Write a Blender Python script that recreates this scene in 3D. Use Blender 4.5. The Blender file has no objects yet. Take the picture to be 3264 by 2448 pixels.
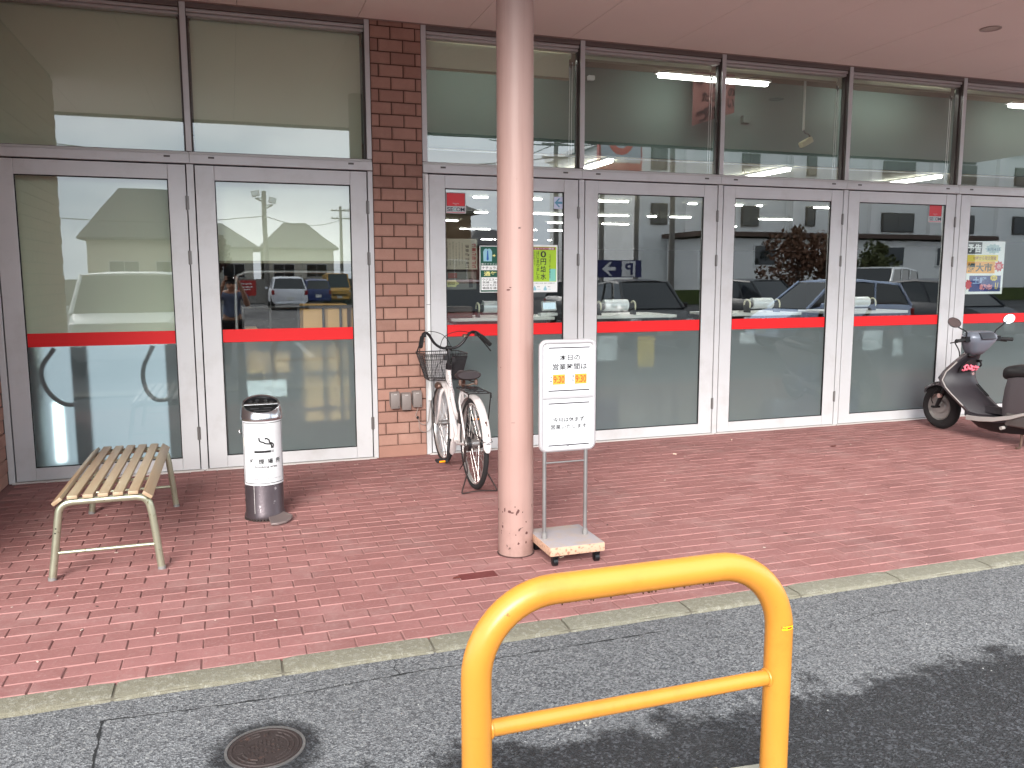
import bpy, bmesh, math, random
from mathutils import Vector, Matrix, noise
R = math.radians
random.seed(7)
sc = bpy.context.scene
COL = sc.collection

# ------------------------------------------------------------------ camera
cam_d = bpy.data.cameras.new('camera'); cam = bpy.data.objects.new('camera', cam_d); COL.objects.link(cam)
sc.camera = cam
cam_d.sensor_width = 36.0; cam_d.lens = 28.947; cam_d.clip_start = 0.02; cam_d.clip_end = 600
def cam_axes(pitch, roll, yaw):
    f = Vector((math.sin(yaw)*math.cos(pitch), math.cos(yaw)*math.cos(pitch), -math.sin(pitch)))
    r = Vector((math.cos(yaw), -math.sin(yaw), 0)); u = r.cross(f)
    return r*math.cos(roll)+u*math.sin(roll), -r*math.sin(roll)+u*math.cos(roll), f
CR, CU, CF = cam_axes(R(7.3277), R(-0.132), R(18.781))
CLOC = Vector((0, -6.8, 1.5))
M3 = Matrix((CR, CU, -CF)).transposed()
cam.matrix_world = Matrix.Translation(CLOC) @ M3.to_4x4()

# ------------------------------------------------------------------ world, sun, exposure
SUN_EL, SUN_AZ = R(28), R(203)           # sun behind the camera, to the left; azimuth clockwise from +y
w = bpy.data.worlds.new('World'); sc.world = w; w.use_nodes = True
nt = w.node_tree; nt.nodes.clear()
def wn(t, **k):
    n = nt.nodes.new(t)
    for a, b in k.items(): setattr(n, a, b)
    return n
sky = wn('ShaderNodeTexSky', sky_type='NISHITA', sun_disc=False, sun_elevation=SUN_EL, sun_rotation=SUN_AZ, air_density=1.0, dust_density=1.0)
tc = wn('ShaderNodeTexCoord'); mp = wn('ShaderNodeMapping'); mp.inputs['Scale'].default_value = (1.0, 1.0, 3.2)
nz = wn('ShaderNodeTexNoise'); nz.inputs['Scale'].default_value = 1.7; nz.inputs['Detail'].default_value = 6; nz.inputs['Roughness'].default_value = 0.55
cr = wn('ShaderNodeValToRGB')
cr.color_ramp.elements[0].position = 0.38; cr.color_ramp.elements[0].color = (4.1, 5.0, 5.9, 1)
cr.color_ramp.elements[1].position = 0.63; cr.color_ramp.elements[1].color = (9.4, 10.0, 10.3, 1)
mx = wn('ShaderNodeMix', data_type='RGBA'); mx.inputs[0].default_value = 0.985
bg = wn('ShaderNodeBackground'); bg.inputs['Strength'].default_value = 0.075
out = wn('ShaderNodeOutputWorld')
L = nt.links.new
L(tc.outputs['Generated'], mp.inputs['Vector']); L(mp.outputs['Vector'], nz.inputs['Vector']); L(nz.outputs['Fac'], cr.inputs['Fac'])
L(sky.outputs['Color'], mx.inputs[6]); L(cr.outputs['Color'], mx.inputs[7]); L(mx.outputs[2], bg.inputs['Color']); L(bg.outputs['Background'], out.inputs['Surface'])
sun_d = bpy.data.lights.new('sun', 'SUN'); sun = bpy.data.objects.new('sun', sun_d); COL.objects.link(sun)
sun_d.energy = 1.5; sun_d.angle = R(30); sun_d.color = (1.0, 0.97, 0.92)
sdir = Vector((math.sin(SUN_AZ)*math.cos(SUN_EL), math.cos(SUN_AZ)*math.cos(SUN_EL), math.sin(SUN_EL)))
sun.rotation_euler = sdir.to_track_quat('Z', 'Y').to_euler()
vs = sc.view_settings; vs.view_transform = 'Standard'; vs.look = 'None'; vs.exposure = 2.33; vs.gamma = 1.0
try: vs.use_curve_mapping = False
except Exception: pass
try:
    sc.cycles.use_denoising = True; sc.cycles.max_bounces = 10; sc.cycles.transparent_max_bounces = 24
    sc.cycles.transmission_bounces = 8; sc.cycles.sample_clamp_indirect = 6.0; sc.cycles.caustics_refractive = True; sc.cycles.caustics_reflective = False
    sc.cycles.blur_glossy = 0.5
except Exception: pass

# ------------------------------------------------------------------ materials
def srgb(r, g, b):
    f = lambda c: (c/255/12.92 if c/255 <= 0.04045 else ((c/255+0.055)/1.055)**2.4)
    return (f(r), f(g), f(b), 1)
def scl(c, k): return (c[0]*k, c[1]*k, c[2]*k, 1)
MATS = {}
class NT:
    """small helper round a node tree"""
    def __init__(s, name):
        s.m = bpy.data.materials.new(name); s.m.use_nodes = True; s.t = s.m.node_tree; s.t.nodes.clear()
        s.out = s.n('ShaderNodeOutputMaterial')
    def n(s, t, inp=None, **k):
        n = s.t.nodes.new(t)
        for a, b in k.items(): setattr(n, a, b)
        for a, b in (inp or {}).items():
            if isinstance(b, bpy.types.NodeSocket): s.t.links.new(b, n.inputs[a])
            else: n.inputs[a].default_value = b
        return n
    def l(s, a, b): s.t.links.new(a, b)
    def coord(s, scale=(1, 1, 1), kind='Object'):
        c = s.n('ShaderNodeTexCoord'); m = s.n('ShaderNodeMapping', {'Vector': c.outputs[kind], 'Scale': scale}); return m.outputs['Vector']
    def world(s):
        return s.n('ShaderNodeNewGeometry').outputs['Position']
    def noise(s, vec, scale, detail=4, rough=0.55, w=None):
        return s.n('ShaderNodeTexNoise', {'Vector': vec, 'Scale': scale, 'Detail': detail, 'Roughness': rough}).outputs['Fac']
    def ramp(s, fac, stops):
        r = s.n('ShaderNodeValToRGB', {'Fac': fac}); e = r.color_ramp.elements
        while len(e) < len(stops): e.new(0.5)
        for i, (p, c) in enumerate(stops):
            e[i].position = p; e[i].color = c if len(c) == 4 else (*c, 1)
        return r.outputs['Color']
    def mix(s, fac, a, b, mode='MIX'):
        m = s.n('ShaderNodeMix', data_type='RGBA', blend_type=mode)
        for i, v in ((0, fac), (6, a), (7, b)):
            if isinstance(v, bpy.types.NodeSocket): s.l(v, m.inputs[i])
            else: m.inputs[i].default_value = v
        return m.outputs[2]
    def math(s, op, a, b=0.0, c=0.0, clamp=False):
        m = s.n('ShaderNodeMath', operation=op, use_clamp=clamp)
        for i, v in enumerate((a, b, c)):
            if isinstance(v, bpy.types.NodeSocket): s.l(v, m.inputs[i])
            else: m.inputs[i].default_value = v
        return m.outputs[0]
    def bump(s, h, strength=0.3, dist=0.01):
        return s.n('ShaderNodeBump', {'Height': h, 'Strength': strength, 'Distance': dist}).outputs['Normal']
    def bsdf(s, **k):
        b = s.n('ShaderNodeBsdfPrincipled')
        for a, v in k.items():
            a = a.replace('_', ' ')
            if isinstance(v, bpy.types.NodeSocket): s.l(v, b.inputs[a])
            else: b.inputs[a].default_value = v
        s.l(b.outputs[0], s.out.inputs['Surface']); return b
G0 = (0, 0, 0, 1); G1 = (1, 1, 1, 1)

def mat(name, color, rough=0.5, metal=0.0, var=0.12, vscale=6.0, bump=0.0, bscale=120.0, spots=None, sscale=30, sthr=0.64, spec=0.5, sw=0.03):
    """plain surface: colour with soft variation, optional fine bump and spots of dirt or bare metal"""
    if name in MATS: return MATS[name]
    t = NT(name); v = t.world()
    nf = t.noise(v, vscale, 5)
    c = t.mix(nf, scl(color, 1-var), scl(color, 1+var))
    if spots:
        sf = t.ramp(t.noise(v, sscale, 6, 0.65), [(sthr, G0), (sthr+sw, G1)])
        c = t.mix(sf, c, spots)
    rg = t.math('MULTIPLY_ADD', nf, 0.16, rough-0.08)
    k = dict(Base_Color=c, Roughness=rg, Metallic=metal, Specular_IOR_Level=spec)
    if bump: k['Normal'] = t.bump(t.noise(v, bscale, 3), bump, 0.004)
    t.bsdf(**k); MATS[name] = t.m; return t.m

def emis(name, color, strength):
    if name in MATS: return MATS[name]
    t = NT(name); e = t.n('ShaderNodeEmission', {'Color': color, 'Strength': strength}); t.l(e.outputs[0], t.out.inputs['Surface']); MATS[name] = t.m; return t.m

def glass(name, r0, tint=(0.93, 0.96, 0.95, 1)):
    """window pane: clear with a mirror reflection that grows at grazing angles; only the outward face of the pane reflects"""
    if name in MATS: return MATS[name]
    t = NT(name)
    lw = t.n('ShaderNodeLayerWeight', {'Blend': 0.5}); p5 = t.math('POWER', lw.outputs['Facing'], 5.0)
    fr = t.math('MULTIPLY_ADD', p5, 1-r0, r0)
    v = t.coord(); dirt = t.math('MULTIPLY_ADD', t.noise(v, 3.0, 5), 0.0012, 0.0)
    bf = t.math('SUBTRACT', 1.0, t.n('ShaderNodeNewGeometry').outputs['Backfacing'])
    tr = t.n('ShaderNodeBsdfTransparent', {'Color': tint})
    nrm = t.bump(t.noise(v, 1.6, 2), 0.010, 0.02)
    gl = t.n('ShaderNodeBsdfGlossy', {'Color': G1, 'Roughness': dirt, 'Normal': nrm})
    m = t.n('ShaderNodeMixShader', {0: t.math('MULTIPLY', fr, bf), 1: tr.outputs[0], 2: gl.outputs[0]})
    t.l(m.outputs[0], t.out.inputs['Surface']); MATS[name] = t.m; return t.m

def film_mat():
    t = NT('frosted_film'); v = t.coord()
    rf = t.n('ShaderNodeBsdfRefraction', {'Color': (0.86, 0.92, 0.95, 1), 'Roughness': 0.46, 'IOR': 1.42})
    df = t.n('ShaderNodeBsdfDiffuse', {'Color': t.mix(t.noise(v, 2.0), (0.255, 0.275, 0.29, 1), (0.31, 0.33, 0.345, 1))})
    m = t.n('ShaderNodeMixShader', {0: 0.46, 1: rf.outputs[0], 2: df.outputs[0]})
    t.l(m.outputs[0], t.out.inputs['Surface']); return t.m

def brick_mat(name, dark, mid, light, pale, island, bump=0.5, bscale=55, grain=260, palef=0.62):
    t = NT(name); pos = t.world()
    rnd = t.n('ShaderNodeNewGeometry').outputs['Random Per Island'] if island else t.n('ShaderNodeObjectInfo').outputs['Random']
    c = t.ramp(rnd, [(0.0, dark), (0.35, mid), (0.8, light), (1.0, mid)])
    n1 = t.noise(pos, 7.0, 5); n2 = t.noise(pos, bscale, 5, 0.7); n3 = t.noise(pos, grain, 2)
    c = t.mix(t.ramp(n1, [(0.35, G0), (0.72, G1)]), c, t.mix(0.35, c, scl(mid, 0.72)))
    c = t.mix(t.ramp(n2, [(palef-0.1, G0), (palef+0.12, (0.55, 0.55, 0.55, 1))]), c, pale)
    c = t.mix(t.ramp(n3, [(0.3, (0.35, 0.35, 0.35, 1)), (0.6, G0)]), c, scl(dark, 0.7))
    n5 = t.noise(pos, 1.1, 7, 0.7); c = t.mix(t.ramp(n5, [(0.46, G0), (0.70, (0.42, 0.42, 0.42, 1))]), c, scl(dark, 0.62))
    n6 = t.noise(pos, 2.3, 6, 0.75); c = t.mix(t.ramp(n6, [(0.50, G0), (0.72, (0.40, 0.40, 0.40, 1))]), c, pale)
    h = t.math('ADD', n2, t.math('MULTIPLY', n3, 0.5))
    t.bsdf(Base_Color=c, Roughness=0.88, Normal=t.bump(h, bump, 0.004), Specular_IOR_Level=0.3)
    return t.m

def road_mat():
    t = NT('asphalt'); p = t.world()
    sep = t.n('ShaderNodeSeparateXYZ', {0: p}); x, y = sep.outputs[0], sep.outputs[1]
    vor = t.n('ShaderNodeTexVoronoi', {'Vector': p, 'Scale': 135.0, 'Randomness': 1.0})
    vor2 = t.n('ShaderNodeTexVoronoi', {'Vector': p, 'Scale': 105.0, 'Randomness': 1.0})
    n1 = t.noise(p, 1.3, 5); n2 = t.noise(p, 9.0, 6, 0.65); n3 = t.noise(p, 300.0, 3, 0.6); n4 = t.noise(p, 4.2, 8, 0.72)
    st = t.n('ShaderNodeSeparateColor', {0: vor.outputs['Color']}); st2 = t.n('ShaderNodeSeparateColor', {0: vor2.outputs['Color']})
    dry = t.mix(st.outputs[0], srgb(65, 65, 68), srgb(148, 148, 149))
    dry = t.mix(t.ramp(n3, [(0.36, (0.75, 0.75, 0.75, 1)), (0.56, G0)]), dry, srgb(59, 59, 61))
    dry = t.mix(t.ramp(st2.outputs[1], [(0.93, G0), (0.96, (0.6, 0.6, 0.6, 1))]), dry, srgb(151, 150, 148))
    dry = t.mix(t.ramp(n1, [(0.3, (0.35, 0.35, 0.35, 1)), (0.7, G0)]), dry, srgb(88, 87, 88))
    # rain-wet area: everything beyond a ragged line about 0.75 m off the kerb, plus a halo round the iron cover
    yy = t.math('ADD', y, t.math('MULTIPLY', t.math('SUBTRACT', n4, 0.5), 0.85))
    yy = t.math('ADD', yy, t.math('MULTIPLY', t.math('SUBTRACT', n3, 0.5), 0.16))
    a = t.math('MULTIPLY_ADD', yy, -11.0, -4.36*11.0, clamp=True)
    xx = t.math('ADD', x, t.math('MULTIPLY', t.math('SUBTRACT', n2, 0.5), 0.5))
    b = t.math('MULTIPLY_ADD', xx, 9.0, -0.12*9.0, clamp=True)
    m1 = t.math('MULTIPLY', a, b)
    dx = t.math('SUBTRACT', x, 0.05); dy = t.math('ADD', y, 4.17)
    d = t.math('SQRT', t.math('ADD', t.math('MULTIPLY', dx, dx), t.math('MULTIPLY', dy, dy)))
    d = t.math('ADD', d, t.math('MULTIPLY', t.math('SUBTRACT', n2, 0.5), 0.13))
    d = t.math('ADD', d, t.math('MULTIPLY', t.math('SUBTRACT', n3, 0.5), 0.05))
    m2 = t.math('MULTIPLY_ADD', d, -22.0, 0.200*22.0, clamp=True)
    wet = t.math('MAXIMUM', m1, m2)
    wc = t.mix(st.outputs[0], srgb(30, 30, 31), srgb(52, 52, 55))
    wc = t.mix(t.ramp(st2.outputs[1], [(0.72, G0), (0.82, (0.7, 0.7, 0.7, 1))]), wc, srgb(84, 85, 89))
    wc = t.mix(t.ramp(n2, [(0.4, (0.6, 0.6, 0.6, 1)), (0.65, G0)]), wc, srgb(37, 37, 38))
    c = t.mix(wet, dry, wc)
    rg = t.math('MULTIPLY_ADD', wet, -0.28, 0.88)
    h = t.math('ADD', t.math('MULTIPLY', vor.outputs['Distance'], 1.0), t.math('MULTIPLY', n3, 0.6))
    t.bsdf(Base_Color=c, Roughness=rg, Normal=t.bump(h, 0.75, 0.006), Specular_IOR_Level=0.35)
    return t.m

ALU = mat('aluminium', srgb(197, 196, 197), 0.42, 0.15, 0.05, 3.0, 0.05, 400, srgb(180, 177, 175), 2.6, 0.50, sw=0.3)
ALU2 = mat('aluminium_sill', srgb(186, 182, 180), 0.45, 0.15, 0.06, 4.0)
DARKTRIM = mat('dark_mullion', srgb(82, 74, 71), 0.5, 0.1, 0.08)  # darker tone for mullion sides and window beads
BLACK = mat('black_rubber', srgb(24, 24, 25), 0.7, 0, 0.2)
DARKGAP = mat('gap_shade', srgb(20, 19, 20), 0.9, 0, 0.1)  # dark strips stand in for the shade inside the door gaps
BLACKM = mat('black_metal', srgb(26, 26, 28), 0.35, 0.3, 0.2, spots=srgb(80, 60, 48), sscale=60, sthr=0.72)
RED = mat('red_stripe', srgb(214, 30, 34), 0.55, 0, 0.05, 2.0, spec=0.3)
STEEL = mat('steel', srgb(190, 190, 192), 0.28, 0.95, 0.06)
STEELW = mat('worn_steel', srgb(150, 147, 146), 0.42, 0.8, 0.15, 9)
PLW = mat('white_plastic', srgb(226, 226, 224), 0.4, 0, 0.04)
PLG = mat('grey_plastic', srgb(120, 116, 114), 0.5, 0, 0.06)
PAPER = mat('white_paper', srgb(192, 192, 194), 0.75, 0, 0.02, 2.0)
INK = mat('black_ink', srgb(14, 13, 15), 0.8, 0, 0.05)
GLS = glass('window_glass', 0.15); GLF = glass('filmed_glass', 0.055)
GLSB = glass('blue_glass', 0.16, (0.80, 0.86, 0.86, 1))
FILM = film_mat()
BLIND = mat('blind_fabric', srgb(220, 224, 198), 0.9, 0, 0.05, 3.0, 0.15, 500)

# ------------------------------------------------------------------ mesh helpers
ORG = {}
class MB:
    def __init__(s): s.v = []; s.f = []; s.mi = []
    def add(s, vs, fs, m=0):
        o = len(s.v); s.v += [tuple(v) for v in vs]
        for f in fs: s.f.append(tuple(i+o for i in f)); s.mi.append(m)
        return s
    def box(s, x0, x1, y0, y1, z0, z1, m=0):
        vs = [(x, y, z) for z in (z0, z1) for y in (y0, y1) for x in (x0, x1)]
        return s.add(vs, [(0, 2, 3, 1), (4, 5, 7, 6), (0, 1, 5, 4), (2, 6, 7, 3), (0, 4, 6, 2), (1, 3, 7, 5)], m)
    def obox(s, c, size, mtx=None, m=0):
        mtx = mtx or Matrix.Identity(3); hx, hy, hz = (q/2 for q in size)
        vs = [Vector(c)+mtx @ Vector((x, y, z)) for z in (-hz, hz) for y in (-hy, hy) for x in (-hx, hx)]
        return s.add(vs, [(0, 2, 3, 1), (4, 5, 7, 6), (0, 1, 5, 4), (2, 6, 7, 3), (0, 4, 6, 2), (1, 3, 7, 5)], m)
    def tube(s, pts, r, n=10, closed=False, caps=True, m=0, flat=None):
        pts = [Vector(p) for p in pts]; N = len(pts); rr = r if isinstance(r, (list, tuple)) else [r]*N
        tans = []
        for i in range(N):
            a = pts[(i-1) % N] if (closed or i > 0) else pts[i]; b = pts[(i+1) % N] if (closed or i < N-1) else pts[i]
            tans.append((b-a).normalized())
        up = Vector((0, 0, 1)) if abs(tans[0].z) < 0.95 else Vector((1, 0, 0))
        nrm = (up-tans[0]*up.dot(tans[0])).normalized(); rings = []; o = len(s.v)
        for i in range(N):
            if i: 
                nrm = nrm-tans[i]*nrm.dot(tans[i]); nrm.normalize()
            b = tans[i].cross(nrm)
            for k in range(n):
                a = 2*math.pi*k/n; q = nrm*math.cos(a)*rr[i]*(flat or 1)+b*math.sin(a)*rr[i]
                s.v.append(tuple(pts[i]+q))
        M = N if closed else N-1
        for i in range(M):
            j = (i+1) % N
            for k in range(n):
                k2 = (k+1) % n
                s.f.append((o+i*n+k, o+i*n+k2, o+j*n+k2, o+j*n+k)); s.mi.append(m)
        if caps and not closed:
            s.f.append(tuple(o+k for k in reversed(range(n)))); s.mi.append(m)
            s.f.append(tuple(o+(N-1)*n+k for k in range(n))); s.mi.append(m)
        return s
    def cyl(s, p0, p1, r0, r1=None, n=16, m=0): return s.tube([p0, p1], [r0, r0 if r1 is None else r1], n, m=m)
    def torus(s, c, R_, r, axis='x', nR=40, nr=8, a0=0, a1=360, m=0, rw=None):
        c = Vector(c); full = abs(a1-a0) >= 360; K = nR if full else nR+1; o = len(s.v); rw = rw or r
        for i in range(K):
            a = R(a0+(a1-a0)*i/nR); ca, sa = math.cos(a), math.sin(a)
            for k in range(nr):
                b = 2*math.pi*k/nr; rad = R_+r*math.cos(b); w_ = rw*math.sin(b)
                p = {'x': (w_, rad*ca, rad*sa), 'y': (rad*ca, w_, rad*sa), 'z': (rad*ca, rad*sa, w_)}[axis]
                s.v.append(tuple(c+Vector(p)))
        for i in range(nR if full else nR):
            j = (i+1) % K
            for k in range(nr):
                k2 = (k+1) % nr; s.f.append((o+i*nr+k, o+j*nr+k, o+j*nr+k2, o+i*nr+k2)); s.mi.append(m)
        return s
    def lathe(s, prof, c, n=32, m=0, mtx=None):
        c = Vector(c); o = len(s.v); P = len(prof)
        for i in range(n):
            a = 2*math.pi*i/n
            for r_, z in prof:
                v = Vector((r_*math.cos(a), r_*math.sin(a), z)); s.v.append(tuple(c+(mtx @ v if mtx else v)))
        for i in range(n):
            j = (i+1) % n
            for k in range(P-1):
                s.f.append((o+i*P+k, o+j*P+k, o+j*P+k+1, o+i*P+k+1)); s.mi.append(m)
        return s
    def disc(s, c, r_, nrm=(0, 0, 1), n=24, m=0):
        q = Vector(nrm).to_track_quat('Z', 'Y').to_matrix(); c = Vector(c)
        return s.add([c+q @ Vector((r_*math.cos(2*math.pi*k/n), r_*math.sin(2*math.pi*k/n), 0)) for k in range(n)], [tuple(range(n))], m)
    def prism(s, poly, fn, a, b, m=0):
        n = len(poly); vs = [fn(p[0], p[1], a) for p in poly]+[fn(p[0], p[1], b) for p in poly]
        fs = [tuple(range(n))[::-1], tuple(range(n, 2*n))]+[(i, (i+1) % n, n+(i+1) % n, n+i) for i in range(n)]
        return s.add(vs, fs, m)
    def loft(s, rings, m=0, caps=True, closed=True):
        n = len(rings[0]); o = len(s.v)
        for rg in rings: s.v += [tuple(p) for p in rg]
        for i in range(len(rings)-1):
            for k in range(n if closed else n-1):
                k2 = (k+1) % n; s.f.append((o+i*n+k, o+i*n+k2, o+(i+1)*n+k2, o+(i+1)*n+k)); s.mi.append(m)
        if caps:
            s.f.append(tuple(o+k for k in reversed(range(n)))); s.mi.append(m)
            s.f.append(tuple(o+(len(rings)-1)*n+k for k in range(n))); s.mi.append(m)
        return s
    def build(s, name, mats, parent=None, bevel=0, smooth=False, seg=1, angle=35, kind=None, fixn=True):
        o0 = Vector(ORG.get(parent.name, (0, 0, 0))) if parent else Vector((0, 0, 0))
        me = bpy.data.meshes.new(name)
        me.from_pydata([(v[0]-o0.x, v[1]-o0.y, v[2]-o0.z) for v in s.v], [], s.f)
        mats = mats if isinstance(mats, (list, tuple)) else [mats]
        for m_ in mats: me.materials.append(m_)
        if len(mats) > 1: me.polygons.foreach_set('material_index', s.mi)
        if bevel or fixn:
            bm = bmesh.new(); bm.from_mesh(me)
            if fixn: bmesh.ops.recalc_face_normals(bm, faces=bm.faces)
            if bevel:
                es = [e for e in bm.edges if len(e.link_faces) == 2 and e.calc_face_angle(0) > R(30)]
                bmesh.ops.bevel(bm, geom=es, offset=bevel, segments=seg, profile=0.6, affect='EDGES', clamp_overlap=True)
            bm.to_mesh(me); bm.free()
        if smooth or bevel:
            me.polygons.foreach_set('use_smooth', [True]*len(me.polygons))
            me.set_sharp_from_angle(angle=R(angle))
        o = bpy.data.objects.new(name, me); COL.objects.link(o)
        if parent: o.parent = parent; ORG[o.name] = tuple(o0)
        else: ORG[o.name] = (0, 0, 0)
        if kind: o['kind'] = kind
        return o

def thing(name, label, cat, loc=(0, 0, 0), group=None):
    o = bpy.data.objects.new(name, None); COL.objects.link(o); o.location = loc; o.empty_display_size = 0.1
    o['label'] = label; o['category'] = cat
    if group: o['group'] = group
    ORG[o.name] = tuple(loc); return o
def tag(o, label, cat, group=None):
    o['label'] = label; o['category'] = cat
    if group: o['group'] = group
    return o
def structure(name):
    o = bpy.data.objects.new(name, None); COL.objects.link(o); o['kind'] = 'structure'; ORG[o.name] = (0, 0, 0); return o
def dup(root, loc, label=None, rotz=None):
    c = root.copy(); COL.objects.link(c); c.location = loc
    if rotz is not None: c.rotation_euler = (0, 0, rotz)
    if label: c['label'] = label
    for ch in list(root.children):
        d = ch.copy(); COL.objects.link(d); d.parent = c
        for g in list(ch.children):
            e = g.copy(); COL.objects.link(e); e.parent = d
    return c
def spline(pts, n=8):
    """Catmull-Rom through points"""
    P = [Vector(p) for p in pts]; P = [P[0]*2-P[1]]+P+[P[-1]*2-P[-2]]; o = []
    for i in range(1, len(P)-2):
        for k in range(n):
            t = k/n; a, b, c, d = P[i-1:i+3]
            o.append(0.5*((2*b)+(c-a)*t+(2*a-5*b+4*c-d)*t*t+(3*b-a-3*c+d)*t**3))
    o.append(P[-2]); return o

def lettering(s, box, y, parent, m, name='lettering', warp=None, stroke=0.0, thick=0.0006):
    """text as real flat geometry filling box = (x0, x1, z0, z1) on a plane facing -y"""
    cu = bpy.data.curves.new('t', 'FONT'); cu.body = s; cu.align_x = 'CENTER'; cu.offset = stroke; cu.resolution_u = 3; cu.extrude = 0.0
    ob = bpy.data.objects.new('t', cu); COL.objects.link(ob)
    dg = bpy.context.evaluated_depsgraph_get(); me = bpy.data.meshes.new_from_object(ob.evaluated_get(dg))
    bpy.data.objects.remove(ob)
    xs = [v.co.x for v in me.vertices]; ys = [v.co.y for v in me.vertices]
    if not xs: return None
    x0, x1, z0, z1 = box; sx = (x1-x0)/max(1e-6, max(xs)-min(xs)); sz = (z1-z0)/max(1e-6, max(ys)-min(ys))
    b = MB(); vs = []
    for v in me.vertices:
        p = Vector((x0+(v.co.x-min(xs))*sx, y, z0+(v.co.y-min(ys))*sz))
        if warp: p = warp(p)
        vs.append(p)
    b.add(vs, [tuple(p.vertices) for p in me.polygons])
    o = b.build(name, m, parent, fixn=False); bpy.data.meshes.remove(me); return o
def patch(name, x0, x1, z0, z1, y, parent, m, t=0.0006):
    return MB().box(x0, x1, y, y+t, z0, z1).build(name, m, parent)

# ================================================================== GROUND
# ---- road
ROADM = road_mat(); ZR = -0.022
road = structure('road')
b = MB(); b.add([(-90, -140, ZR), (120, -140, ZR), (120, -3.65, ZR), (-90, -3.65, ZR)], [(0, 1, 2, 3)]); b.build('asphalt_sheet', ROADM, road)
CRK = mat('crack', srgb(26, 26, 27), 0.95, 0, 0.2)
def crack(pts, wd, seed):
    rr = random.Random(seed); b = MB(); P = []
    for i in range(len(pts)-1):
        a, c = Vector((*pts[i], 0)), Vector((*pts[i+1], 0)); n = max(2, int((c-a).length/0.012))
        for k in range(n): P.append(a.lerp(c, k/n))
    P.append(Vector((*pts[-1], 0))); w0 = 0; vs = []; ox = 0
    for i, p in enumerate(P):
        t = (P[min(i+1, len(P)-1)]-P[max(i-1, 0)]).normalized(); q = Vector((-t.y, t.x, 0))
        ox = ox*0.8+rr.uniform(-0.0022, 0.0022); h = wd*(0.25+0.75*abs(noise.noise((i*0.11, seed, 0)))*1.6)*rr.uniform(0.7, 1.2)
        p = p+q*ox; vs += [p+q*h, p-q*h]
    vs = [(v.x, v.y, ZR+0.002) for v in vs]
    b.add(vs, [(2*i, 2*i+1, 2*i+3, 2*i+2) for i in range(len(P)-1)])
    return b.build('crack', CRK, road)
crack([(-0.482, -4.40), (-0.470, -4.08), (-0.478, -3.915), (-0.486, -3.80)], 0.0085, 3)
crack([(-0.488, -3.80), (-0.162, -3.818), (0.167, -3.827), (0.549, -3.803), (0.937, -3.799), (1.30, -3.79), (1.75, -3.785)], 0.0048, 5)
crack([(0.558, -3.80), (0.545, -3.75), (0.560, -3.70), (0.549, -3.66)], 0.004, 8)
crack([(2.55, -3.98), (2.72, -3.93), (2.86, -3.94)], 0.004, 9)
# painted parking bays of the car park behind the camera
PAINT = mat('white_paint', srgb(214, 214, 210), 0.8, 0, 0.1)
for i in range(14):
    x = -9+i*2.6
    MB().box(x, x+0.12, -13.5, -8.9, ZR+0.002, ZR+0.004).build('bay_line', PAINT, road)
b = MB(); rr = random.Random(4)
for i in range(46):
    x, y = rr.uniform(-0.6, 3.2), rr.uniform(-4.6, -3.72); s_ = rr.uniform(0.0014, 0.0038)
    q = Matrix.Rotation(rr.uniform(0, 3), 3, 'Z')
    b.obox((x, y, ZR+s_*0.35), (s_*1.6, s_, s_*0.8), q)
for x, y in ((1.09, -4.36), (1.07, -4.355), (1.11, -4.365), (1.05, -4.372), (1.03, -4.38), (1.115, -4.355), (1.09, -4.375)):
    b.obox((x, y, ZR+0.003), (0.008, 0.005, 0.004), Matrix.Rotation(x*40, 3, 'Z'))
chips = b.build('stone_chips', mat('chip', srgb(150, 149, 146), 0.8, 0, 0.1), road); chips['kind'] = 'stuff'

# ---- kerb
kerb = structure('kerb')
def kerb_mat():
    t = NT('kerb_stone'); p = t.world(); rnd = t.n('ShaderNodeObjectInfo').outputs['Random']
    c = t.mix(rnd, srgb(112, 106, 90), srgb(125, 121, 106))
    n1 = t.noise(p, 38, 5, 0.7); n2 = t.noise(p, 190, 3)
    c = t.mix(t.ramp(n1, [(0.5, G0), (0.62, (0.8, 0.8, 0.8, 1))]), c, srgb(145, 141, 129))
    c = t.mix(t.ramp(n2, [(0.33, (0.7, 0.7, 0.7, 1)), (0.55, G0)]), c, srgb(95, 91, 78))
    c = t.mix(t.ramp(t.noise(p, 5, 4), [(0.45, G0), (0.7, (0.6, 0.6, 0.6, 1))]), c, srgb(113, 109, 96))
    sep = t.n('ShaderNodeSeparateXYZ', {0: p})
    t.bsdf(Base_Color=c, Roughness=0.9, Normal=t.bump(t.math('ADD', n1, n2), 0.8, 0.006)); return t.m
KERBM = kerb_mat()
KW = mat('kerb_worn_edge', srgb(190, 188, 178), 0.9, 0, 0.12, 20, 0.4, 200)
for k in range(-6, 22):
    x0 = -0.469+0.5995*k
    g = 0.005
    b = MB(); nx = 13
    ring = [(-3.549, -0.001), (-3.640, -0.003), (-3.656, -0.008), (-3.666, -0.020), (-3.666, -0.10), (-3.549, -0.10)]
    rings = []
    for i in range(nx):
        x = x0+g+(0.5995-2*g)*i/(nx-1)
        e = 0.004*noise.noise((x*6, 3, 1))+0.003*noise.noise((x*23, 1, 1)); c = 0.004*(1 if i in (0, nx-1) else 0)
        rings.append([(x, y+(e if j in (1, 2, 3) else 0), z-(c if j < 4 else 0)+(e*0.6 if j in (1, 2) else 0)) for j, (y, z) in enumerate(ring)])
    b.loft(rings); o = b.build('kerb_stone', KERBM, kerb, smooth=True, angle=30)
b = MB(); b.box(-4, 13, -3.660, -3.552, -0.10, -0.012); b.build('kerb_mortar', mat('mortar_dark', srgb(96, 90, 78), 0.95, 0, 0.2, 30), kerb)

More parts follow.
